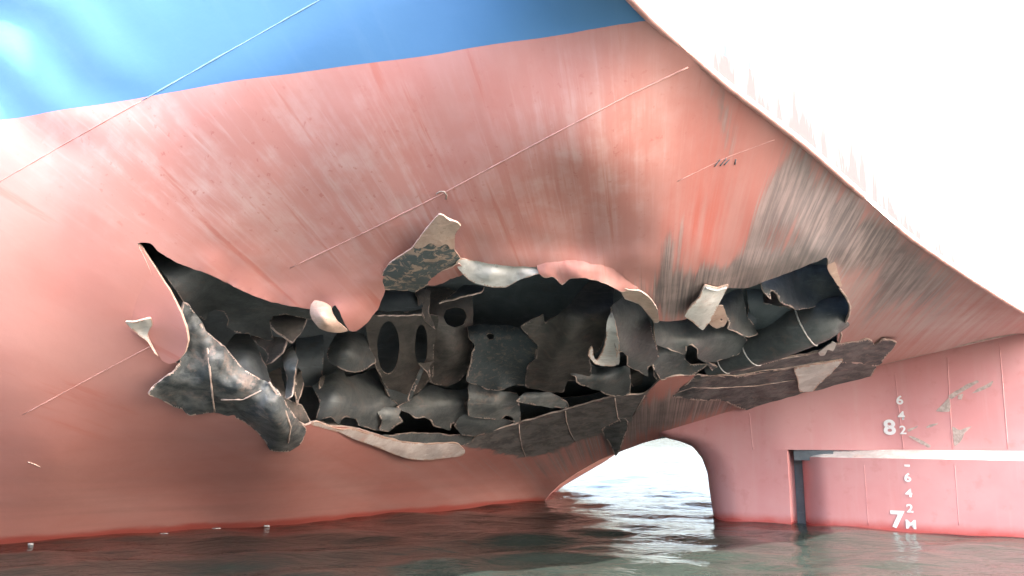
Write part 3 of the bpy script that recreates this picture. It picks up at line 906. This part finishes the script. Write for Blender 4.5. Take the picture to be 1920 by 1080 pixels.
def oval(cx, cy, rx, ry): return [(cx + math.cos(k * math.pi / 8) * rx, cy + math.sin(k * math.pi / 8) * ry) for k in range(16)]
sheet('web_plate', [(684, 592, .46), (760, 588, .46), (822, 592, .46), (814, 650, .42), (812, 705, .38), (786, 735, .34), (762, 742, .32), (735, 742, .34), (712, 705, .38), (692, 650, .42)], 'brown', holes=[oval(728, 652, 21, 50), oval(790, 648, 12, 40)], crumple=.015, curve=.25, label='web plate with two tall oval lightening holes')
sheet('frame_web', [(640, 560, .9), (800, 560, .9), (800, 720, .7), (690, 720, .7), (660, 640, .8)], 'dark', crumple=.02)
sheet('stringer', [(704, 540, .34), (780, 540, .34), (792, 568, .28), (789, 587, .22), (706, 590, .22)], 'dark', crumple=.01)
sheet('stringer_flange', [(704, 583, .20), (760, 584, .18), (789, 580, .18), (790, 589, .13), (760, 591, .13), (704, 590, .14)], 'grey', 0.012, 0, edge='edge_dim', step=6)
sheet('bracket_plate', [(778, 540, .30), (808, 545, .32), (804, 583, .30), (817, 618, .30), (797, 600, .26), (785, 568, .24)], 'brown', crumple=.03)
sheet('web_plate', [(800, 540, .52), (884, 548, .55), (888, 620, .5), (884, 680, .44), (864, 713, .38), (840, 725, .36), (807, 717, .36), (803, 662, .42), (812, 620, .46)], 'brown', holes=[[(838, 580), (854, 575), (870, 580), (875, 594), (870, 608), (854, 614), (838, 608), (832, 594)]], crumple=.02, label='rusty brown web plate with a round lightening hole', ctrl=[(840, 670, .34)])
sheet('torn_sliver', [(785, 680, .24), (800, 680, .24), (817, 676, .3), (806, 686, .28), (808, 704, .28), (806, 716, .28), (800, 698, .26)], 'brown', 0.012, .01, edge='edge', step=5)
sheet('torn_sliver', [(790, 684, .22), (796, 690, .24), (775, 740, .2), (768, 752, .18), (764, 748, .18)], 'grey', 0.012, .01, edge='edge', step=5)
sheet('web_plate', [(744, 762, .22), (768, 750, .3), (806, 720, .36), (830, 728, .34), (858, 732, .34), (884, 728, .36), (884, 800, .2), (864, 800, .18), (858, 794, .18), (847, 795, .18), (844, 806, .14), (812, 799, .12), (808, 789, .14), (795, 783, .14), (779, 784, .16), (760, 772, .18)], 'grey', ctrl=[(810, 765, .2), (850, 770, .18)], crumple=.03, fine=.01, label='pale grey frame with drain holes along its lower edge', edge='edge')
sheet('curled_scrap', [(706, 770, .14), (722, 762, .13), (752, 766, .10), (748, 780, .07), (757, 792, .05), (738, 800, .05), (729, 810, .06), (711, 806, .08), (717, 790, .10)], 'scrape', ctrl=[(735, 785, .0)], crumple=.02, edge='edge')
sheet('bottom_strake', [(600, 788, .2), (640, 796, .2), (672, 808, .18), (700, 815, .14), (730, 816, .12), (760, 812, .12), (812, 812, .12), (850, 816, .12), (890, 814, .10), (890, 826, .06), (872, 834, .04), (760, 832, .04), (700, 820, .06), (640, 806, .08)], 'grey', crumple=.015)
sheet('rolled_lip', [(584, 797, -.005), (593, 790, -.02), (618, 800, -.03), (640, 805, -.06), (663, 805, -.05), (700, 815, -.04), (754, 828, -.03), (800, 832, -.03), (840, 830, -.04), (860, 832, -.08), (872, 845, -.12), (868, 854, -.14), (840, 859, -.16), (804, 863, -.18), (770, 861, -.18), (740, 852, -.15), (700, 836, -.12), (660, 822, -.08), (634, 810, -.05)], 'lip', 0.014, .012, ctrl=[(760, 845, -.20), (830, 846, -.2), (700, 826, -.13)], edge='peach', label='pale rolled lip of plate along the bottom of the gash', step=6, jag=0.5)
sheet('pitted_plate', [(876, 612, .34), (900, 608, .34), (955, 610, .34), (975, 616, .34), (990, 632, .32), (1008, 648, .30), (1003, 674, .26), (990, 692, .24), (986, 723, .2), (966, 722, .18), (942, 731, .16), (915, 733, .16), (898, 722, .18), (873, 715, .2), (880, 690, .26), (885, 665, .3), (890, 650, .32), (882, 636, .33)], 'pitted', holes=[[(912, 628), (918, 624), (926, 628), (925, 636), (917, 638)]], crumple=.025, fine=.012, edge='edge', label='dark pitted plate with a ragged rusty lower edge')
sheet('torn_plate', [(976, 612, .30), (1000, 598, .34), (1018, 590, .36), (1023, 606, .34), (1062, 577, .40), (1088, 544, .48), (1112, 520, .5), (1150, 530, .5), (1150, 575, .40), (1140, 612, .32), (1128, 650, .28), (1106, 676, .24), (1110, 700, .2), (1096, 716, .2), (1064, 714, .2), (1056, 736, .14), (1020, 734, .15), (984, 724, .19), (988, 690, .22), (1004, 672, .24), (1008, 648, .28), (992, 632, .30)], 'brown', ctrl=[(1060, 640, .26), (1090, 600, .34), (1035, 690, .16), (1110, 620, .38)], crumple=.035, fine=.012, edge='edge_dim', label='broad brown torn plate fanning up to the upper lip')
sheet('stringer_flange', [(968, 752, .12), (984, 736, .18), (1030, 735, .18), (1062, 752, .16), (1068, 766, .12), (1030, 764, .08), (984, 757, .08)], 'scrape', 0.012, .008, edge='edge', step=6)
sheet('web_plate', [(880, 716, .28), (915, 730, .26), (970, 738, .22), (974, 758, .18), (977, 790, .10), (965, 795, .10), (961, 783, .12), (948, 779, .12), (940, 788, .10), (920, 786, .10), (878, 780, .12)], 'scrape', crumple=.02, ctrl=[(925, 755, .14)], edge='edge')
sheet('bent_plate', [(866, 776, .14), (934, 784, .12), (972, 792, .08), (930, 808, .02), (893, 818, .0), (866, 816, .06), (852, 800, .12)], 'grey', crumple=.015, ctrl=[(905, 795, .02)])
sheet('frame_web', [(960, 745, .4), (1080, 745, .35), (1160, 730, .3), (1160, 780, .2), (960, 810, .3)], 'dark', crumple=.02)
for pl_ in ([(973, 795), (974, 815), (979, 840), (986, 857)], [(1060, 770), (1062, 790), (1068, 808), (1077, 826)], [(1153, 746), (1155, 764), (1158, 782), (1168, 796)], [(1209, 741), (1197, 762), (1187, 780)]):
    seam(pl_, 0.015, M['edge'], 'broken_stiffener')
sheet('hanging_point', [(1128, 806, -.02), (1150, 792, -.03), (1168, 784, -.03), (1178, 792, -.05), (1173, 815, -.10), (1161, 846, -.16), (1154, 855, -.18), (1143, 832, -.12)], 'scorch', 0.016, .01, ctrl=[(1154, 815, -.13)], edge='edge', label='pointed shard of plate hanging above the arch', step=5, jag=0.5)
sheet('shard', [(823, 568, .12), (848, 550, .16), (870, 534, .2), (909, 537, .16), (902, 547, .12), (852, 560, .10)], 'grey', 0.012, .006, edge='edge', step=5)

# smaller shards and frame ends packed between the larger plates
def shard(cx, cy, w, h, off, m_, tilt=0.0, name='torn_shard'):
    k = int(rng.integers(5, 8)); a0 = rng.uniform(0, 6.28)
    an = np.sort(rng.uniform(0, 2 * math.pi, k) * 0.5 + np.arange(k) * 2 * math.pi / k * 1.0 * 0.5 + np.arange(k) * math.pi / k) + a0
    an = a0 + (np.arange(k) + rng.uniform(-.32, .32, k)) * 2 * math.pi / k
    rr_ = rng.uniform(0.65, 1.15, k)
    pl = [(cx + math.cos(q_) * w * r_, cy + math.sin(q_) * h * r_, off + tilt * math.sin(q_) * -0.1 + rng.normal(0, .03)) for q_, r_ in zip(an, rr_)]
    sheet(name, pl, m_, 0.012, .02, edge='edge', step=6, curve=rng.uniform(.4, .8), jag=1.0)
for c in ((610, 735, 14, 34, .36, 'brown'), (735, 730, 16, 34, .32, 'grey'), (868, 765, 14, 30, .22, 'brown'), (1040, 690, 18, 34, .30, 'brown'), (1085, 675, 14, 34, .30, 'grey'), (560, 725, 10, 36, .26, 'brown'),
          (1205, 640, 14, 36, .40, 'dark'), (1195, 705, 16, 26, .24, 'brown'), (1412, 595, 14, 34, .40, 'dark')):
    shard(*c)

# --- right of the middle
sheet('curved_flange', [(1147, 582, .12), (1153, 600, .12), (1157, 624, .10), (1162, 655, .10), (1160, 684, .07), (1134, 688, .03), (1113, 680, .03), (1103, 667, .04), (1104, 656, .05), (1110, 650, .06), (1112, 664, .10), (1119, 675, .12), (1129, 662, .14), (1136, 632, .14), (1138, 604, .14)], 'light', 0.014, .008, edge='peach', label='pale hooked flange standing up inside the gash', step=6)
sheet('frame_web', [(1146, 575, .2), (1186, 545, .4), (1216, 596, .36), (1230, 645, .3), (1242, 690, .2), (1238, 718, .1), (1226, 706, .1), (1224, 689, .13), (1220, 685, .14), (1216, 689, .13), (1214, 705, .08), (1200, 699, .08), (1186, 691, .08), (1175, 685, .08), (1176, 668, .1), (1168, 660, .11), (1159, 662, .1), (1156, 672, .09), (1152, 630, .12)], 'grey', crumple=.01, ctrl=[(1190, 640, .24)], edge='edge', label='grey frame web with two keyhole notches')
sheet('frame_web', [(1062, 692, .26), (1085, 684, .3), (1104, 678, .3), (1118, 688, .3), (1159, 688, .24), (1170, 686, .22), (1182, 691, .2), (1182, 738, .02), (1154, 745, .0), (1118, 732, .02), (1080, 717, .08), (1078, 706, .12), (1070, 702, .14)], 'grey', crumple=.01, ctrl=[(1130, 710, .12)], edge='edge')
sheet('frame_web', [(1180, 690, .34), (1240, 700, .3), (1242, 740, .2), (1180, 745, .22)], 'dark', crumple=.01)
sheet('frame_web', [(1226, 598, .24), (1287, 592, .34), (1316, 606, .34), (1364, 604, .34), (1404, 640, .2), (1384, 666, .1), (1340, 678, .06), (1323, 680, .05), (1308, 672, .06), (1306, 655, .10), (1297, 647, .12), (1288, 650, .11), (1284, 666, .06), (1256, 656, .07), (1231, 646, .08)], 'grey', crumple=.01, ctrl=[(1270, 625, .24), (1330, 640, .2)], edge='edge', label='grey frame with a keyhole notch behind the folded tab')
sheet('frame_web', [(1224, 645, .3), (1281, 660, .26), (1286, 676, .2), (1298, 684, .16), (1330, 682, .14), (1300, 703, .02), (1240, 712, .0), (1226, 694, .08), (1222, 670, .2)], 'grey', crumple=.01, edge='edge')
sheet('frame_web', [(1344, 560, .3), (1390, 540, .4), (1400, 588, .36), (1422, 626, .26), (1404, 633, .12), (1364, 617, .12), (1368, 604, .16), (1352, 582, .22)], 'grey', crumple=.01, edge='edge')
sheet('frame_web', [(1398, 530, .55), (1430, 530, .55), (1432, 567, .46), (1490, 580, .36), (1432, 624, .3), (1412, 626, .36)], 'dark', crumple=.01)
sheet('frame_web', [(1426, 526, .2), (1446, 520, .26), (1482, 505, .4), (1552, 478, .5), (1590, 500, .5), (1584, 560, .4), (1498, 582, .16), (1486, 577, .12), (1462, 565, .11), (1458, 552, .14), (1450, 545, .15), (1444, 548, .14), (1446, 562, .1), (1434, 550, .12)], 'grey', crumple=.008, ctrl=[(1500, 545, .42)], edge='edge', label='grey frame corner with a hooked notch beside the pipe')
# the pipe, real tube with weld rings
pc = np.array([(1325, 694, .18), (1352, 684, .2), (1400, 662, .24), (1450, 639, .28), (1500, 615, .32), (1536, 599, .42), (1556, 590, .55), (1572, 583, .75)], float)
pr = np.interp(np.arange(8), [0, 1, 2, 3, 4, 5, 7], [.07, .12, .18, .225, .245, .245, .20])
q = along(pc, 6)
pv = O + rays(q[:, :2]) * (hull_d(q[:, :2]) + q[:, 2])[:, None]
prr = np.interp(q[:, 0], pc[:, 0], pr)
pipe = tube('pipe', pv, prr, [M['grey']], ship, 32, 'thick grey pipe lying bare in the right end of the gash')
pipe.data.set_sharp_from_angle(angle=math.radians(60))
def ring(px, extra=0.006, m_='light'):
    i = int(np.argmin(abs(q[:, 0] - px)))
    c, r = pv[i], prr[i] + 0.002
    t = pv[min(i + 1, len(pv) - 1)] - pv[i - 1]; t /= np.linalg.norm(t)
    a = np.cross(t, [0, 0, 1.0]); a /= np.linalg.norm(a); b = np.cross(t, a)
    pts_ = [c + (a * math.cos(w) + b * math.sin(w)) * r for w in np.linspace(0, 2 * math.pi, 40)]
    tube('weld_bead', pts_, extra * (1 + rng.uniform(-0.25, 0.25, 40)), [M[m_]], pipe, 6, cap=False)
ring(1412, 0.008); ring(1512, 0.009); ring(1358, 0.006)
s1 = sheet('torn_strip', [(1322, 676, .04), (1334, 694, .0), (1348, 706, -.03), (1382, 706, -.05), (1430, 698, -.07), (1471, 693, -.08), (1520, 684, -.10), (1566, 678, -.13), (1600, 680, -.16), (1646, 687, -.22), (1660, 670, -.22), (1682, 643, -.22), (1657, 637, -.15), (1640, 647, -.12), (1636, 640, -.10), (1624, 637, -.07), (1584, 644, -.03), (1559, 646, -.02), (1535, 659, .0), (1459, 674, .02), (1394, 692, .02), (1350, 690, .03)], 'scorch', 0.018, .02, edge='edge', label='long grey torn strip below the pipe reaching past the gash', step=7, fine=.008, ctrl=[(1600, 660, -.12)])
bead(s1, [(1335, 694), (1348, 703), (1382, 703), (1430, 695), (1471, 690), (1520, 682), (1566, 677)], 0.008, 'light', lift=0.004)
bead(s1, [(1460, 675), (1500, 668), (1536, 659), (1562, 647)], 0.009, 'light', lift=0.01)
s2 = sheet('torn_strip', [(1306, 704, -.01), (1346, 706, -.02), (1382, 706, -.04), (1471, 693, -.06), (1566, 678, -.10), (1642, 685, -.17), (1638, 698, -.2), (1627, 718, -.24), (1612, 719, -.23), (1600, 723, -.22), (1583, 728, -.2), (1560, 742, -.2), (1533, 751, -.2), (1480, 759, -.18), (1413, 771, -.2), (1387, 766, -.16), (1357, 752, -.10), (1310, 751, -.07), (1262, 743, -.03), (1268, 732, -.03), (1290, 718, -.02)], 'scorch', 0.018, .045, edge='edge', label='scorched lower strip folded down over the red hull', step=7, fine=.012, ctrl=[(1440, 735, -.16), (1540, 720, -.18), (1340, 728, -.02), (1420, 750, -.10)])
bead(s2, [(1268, 738), (1300, 727), (1340, 728), (1420, 724), (1490, 712)], 0.008, 'light', lift=0.006)
sheet('torn_tab', [(1490, 691, -.13), (1530, 683, -.15), (1580, 675, -.18), (1566, 692, -.24), (1553, 706, -.28), (1537, 720, -.3), (1524, 733, -.32), (1500, 735, -.32), (1495, 712, -.24)], 'light', 0.014, .012, edge='peach', label='pale pink-grey tab hanging in front of the torn strips', step=6)
sheet('torn_sliver', [(1534, 660, -.08), (1546, 652, -.12), (1560, 642, -.14), (1568, 646, -.14), (1562, 658, -.12), (1552, 656, -.14), (1546, 666, -.12), (1538, 667, -.1)], 'light', 0.012, .01, edge='light', step=4)
sheet('rim_strip', [(1553, 482, -.004), (1566, 492, -.01), (1574, 520, -.03), (1579, 536, -.04), (1572, 536, -.05), (1560, 520, -.03), (1552, 502, -.01)], 'peach', 0.014, .006, edge='peach', step=5)
tube('rim_strip', hull_pt(along([(1574, 540), (1586, 556), (1594, 574), (1592, 592), (1584, 607), (1574, 616), (1578, 628), (1574, 642)], 5), -0.01), 0.011, [M['edge']], ship, 6)

# --- upper lip
sheet('shell_flap', [(713, 530, -.02), (720, 508, -.06), (730, 494, -.10), (752, 478, -.16), (772, 466, -.2), (796, 434, -.24), (822, 404, -.28), (842, 412, -.28), (863, 424, -.26), (853, 440, -.22), (853, 470, -.16), (864, 486, -.08), (842, 508, -.06), (810, 530, -.03), (778, 547, .02), (745, 544, .02), (720, 543, .0)], 'flake', 0.016, .012, ctrl=[(770, 510, -.16), (820, 480, -.2)], edge='peach', label='torn flap folded up over the shell, dark flaking coating', step=7)
sheet('flap_tip', [(775, 463, -.215), (796, 434, -.255), (822, 403, -.295), (842, 411, -.295), (864, 424, -.275), (853, 440, -.235), (852, 462, -.195), (845, 468, -.20), (836, 458, -.225), (822, 464, -.225), (808, 456, -.23), (792, 465, -.215)], 'peach', 0.012, .006, edge='peach', parent=None, label='bare peach-coloured tip of the folded flap', step=6, jag=1.3)
sheet('torn_strip', [(795, 532, -.02), (818, 514, -.06), (845, 503, -.08), (862, 494, -.08), (872, 512, -.03), (850, 522, .0), (815, 536, .02)], 'hull', 0.014, .01, painted=True, flake=0, edge='peach', step=6)
sheet('rolled_lip', [(855, 493, -.10), (862, 487, -.09), (872, 485, -.05), (895, 489, -.01), (945, 496, .0), (1016, 499, .0), (1022, 512, -.08), (1013, 513, -.11), (976, 524, -.13), (948, 539, -.16), (911, 537, -.17), (890, 530, -.16), (879, 525, -.15), (862, 508, -.12)], 'light', 0.014, .02, ctrl=[(920, 515, -.15), (980, 510, -.09)], edge='peach', label='pale strip of plate rolled out along the upper lip', step=5, jag=0.7, fine=.008)
sheet('rolled_lip', [(1008, 492, .01), (1060, 488, .01), (1110, 488, .01), (1150, 500, .01), (1180, 518, .01), (1200, 546, -.02), (1186, 546, -.05), (1164, 546, -.08), (1135, 532, -.11), (1094, 521, -.12), (1070, 523, -.12), (1054, 534, -.13), (1044, 525, -.12), (1035, 519, -.11), (1021, 521, -.12), (1010, 512, -.09)], 'hull', 0.014, .02, ctrl=[(1060, 506, -.06), (1120, 512, -.06)], painted=True, flake=1.6, edge='peach', label='pink buckled shell edge with small torn teeth along the upper lip', step=5, jag=0.9, fine=.006)
sheet('crumpled_lip', [(1160, 538, -.02), (1180, 544, -.05), (1200, 546, -.05), (1214, 556, -.06), (1230, 574, -.06), (1236, 603, -.03), (1226, 605, .0), (1212, 585, .03), (1196, 570, .04), (1172, 560, .02)], 'peach', 0.014, .03, edge='edge', step=5, fine=.012)
sheet('folded_tab', [(1322, 535, -.02), (1344, 540, -.03), (1366, 535, -.02), (1352, 562, -.08), (1338, 592, -.16), (1318, 619, -.22), (1301, 606, -.21), (1284, 593, -.19), (1296, 574, -.13), (1311, 558, -.08)], 'light', 0.014, .008, ctrl=[(1322, 578, -.17)], edge='peach', label='pale folded tab hanging over the right of the opening', step=5, jag=0.5)
bead_y = along([(1324, 540), (1344, 545), (1362, 539)], 5)
tube('weld_bead', hull_pt(bead_y, -0.06), 0.010, [M['light']], ship, 6)
sheet('torn_sliver', [(1328, 604, .06), (1338, 578, .06), (1356, 574, .08), (1364, 597, .06), (1358, 612, .04), (1343, 616, .02)], 'peach', 0.012, .015, holes=[[(1352, 597), (1355, 599), (1353, 602), (1350, 600)]], edge='edge', step=5)
sheet('curled_plate', [(581, 586, -.16), (583, 571, -.12), (590, 563, -.08), (602, 565, -.10), (613, 569, -.12), (621, 575, -.14), (624, 588, -.2), (632, 600, -.26), (643, 611, -.26), (652, 620, -.22), (636, 624, -.22), (615, 622, -.24), (598, 615, -.24), (586, 600, -.2)], 'peach', 0.014, .004, ctrl=[(604, 592, -.36), (615, 608, -.36)], edge='peach', label='peach-coloured curl of plate beside the hanging tongue', step=5, jag=0.3)

# ------------------------------------------------------------------ draught marks, plate seams and chips on horn and rudder
def face(px, py, lift=0.0):
    q_ = RA - CLN * (SHOULDER - 0.01) if py < 846 and px > 1490 else RA
    return PV(px, py, q_, CLN) + CLN * lift
def mark(txt, px, py, h_px, parent, name='draught_mark', bold=0.0):
    cu_ = bpy.data.curves.new('mark', 'FONT'); cu_.body = txt; cu_.size = 1.0
    cu_.align_x = 'CENTER'; cu_.align_y = 'CENTER'; cu_.offset = bold; cu_.extrude = 0.0
    ob = bpy.data.objects.new('tmp', cu_); COL.objects.link(ob)
    dg = bpy.context.evaluated_depsgraph_get()
    me = bpy.data.meshes.new_from_object(ob.evaluated_get(dg))
    bpy.data.objects.remove(ob)
    co = np.array([v.co[:] for v in me.vertices])
    ctr = (co.max(0) + co.min(0)) / 2; co -= ctr
    hm = abs(face(px, py - h_px / 2)[2] - face(px, py + h_px / 2)[2])
    sc_ = hm / (co[:, 1].max() - co[:, 1].min())
    c = face(px, py, 0.008)
    w = c + np.outer(co[:, 0] * sc_ * 1.12, AFT) + np.outer(co[:, 1] * sc_, np.array([0, 0, 1.0]))
    for v, x in zip(me.vertices, w): v.co = x
    me.update()
    return link(name, me, [M['white']], parent)
mark('6', 1687, 750, 17, horn_up, bold=.03); mark('4', 1690, 779, 16, horn_up, bold=.03); mark('2', 1693, 806, 16, horn_up, bold=.02)
mark('8', 1668, 801, 29, horn_up, bold=.03)
for tx, x, y, h_ in (('6', 1702, 895, 17), ('4', 1704, 924, 16), ('2', 1706, 953, 16), ('M', 1708, 983, 17)): mark(tx, x, y, h_, rudder, bold=.03)
mark('-', 1701, 873, 4, rudder, bold=.02); mark('7', 1684, 974, 33, rudder, bold=.035)
def vseam(x0, y0, x1, y1, par, r=0.006):
    a = np.array([face(x0 + (x1 - x0) * f, y0 + (y1 - y0) * f, -r * 0.3) for f in np.linspace(0, 1, 12)])
    tube('weld_seam', a, r, [M['horn']], par, 6)
for x0, y0, x1, y1 in ((1405, 775, 1412, 843), (1608, 722, 1622, 842), (1678, 700, 1694, 842), (1776, 668, 1786, 842), (1874, 645, 1890, 842)): vseam(x0, y0, x1, y1, horn_up)
for x0 in (1620, 1790): vseam(x0, 872, x0 + 8, 985, rudder, 0.004)
def chip(pl, par):
    pl = smooth_closed(np.array(pl, float), 4, 0.8)
    p, t = triangulate([pl], 6)
    v = np.array([face(*k, 0.004) for k in p])
    solid('paint_chip', v, t, 0.006, [M['chip']] * 3, par)
for pl in ([(1754, 771), (1768, 758), (1779, 745), (1782, 758), (1780, 772)], [(1786, 800), (1800, 806), (1822, 799), (1808, 813), (1802, 828), (1790, 837), (1787, 818)], [(1778, 742), (1800, 728), (1832, 712), (1836, 716), (1804, 735), (1784, 748)], [(1796, 742), (1806, 738), (1803, 749), (1796, 748)], [(1820, 738), (1840, 726), (1862, 714), (1858, 724), (1836, 734)], [(1702, 806), (1722, 797), (1720, 801), (1704, 810)], [(1704, 818), (1722, 822), (1746, 836), (1742, 840), (1718, 827)], [(1736, 800), (1760, 792), (1758, 796), (1738, 803)]):
    chip(pl, horn_up)

# ------------------------------------------------------------------ flecks of foam floating along the water line
for i in range(4):
    x = rng.uniform(0, 620); y = np.interp(x, [0, 400, 700], [1022, 992, 969]) + abs(rng.normal(0, 2)) + 1
    x, y = ((308, 1001), (405, 991), (500, 986), (58, 1020))[i]
    c = PZ(x, y, 0.0)
    nq = 9; r = rng.uniform(0.012, 0.016) * (1.8 if i < 2 else 1)
    V_ = [(c[0], c[1], 0.013)] + [(c[0] + math.cos(k * 2 * math.pi / nq) * r * rng.uniform(.7, 1.6) * 1.6, c[1] + math.sin(k * 2 * math.pi / nq) * r * rng.uniform(.7, 1.3), 0.008) for k in range(nq)]
    V_ += [(v[0], v[1], -0.01) for v in V_[1:]]
    F_ = [(0, 1 + k, 1 + (k + 1) % nq) for k in range(nq)] + [(1 + k, 1 + nq + k, 1 + nq + (k + 1) % nq, 1 + (k + 1) % nq) for k in range(nq)]
    me = bpy.data.meshes.new('foam_fleck'); me.from_pydata(V_, [], F_); me.update()
    o = link('foam_fleck', me, [M['foam']])
    o['label'] = ('larger pale fleck of foam at the waterline, second from the left', 'larger pale fleck of foam at the waterline below the crumpled plate', 'tiny pale fleck of foam nearest the arch along the hull', 'tiny pale fleck of foam at the far left of the waterline')[i]; o['category'] = 'foam'; o['group'] = 'foam flecks along the waterline'
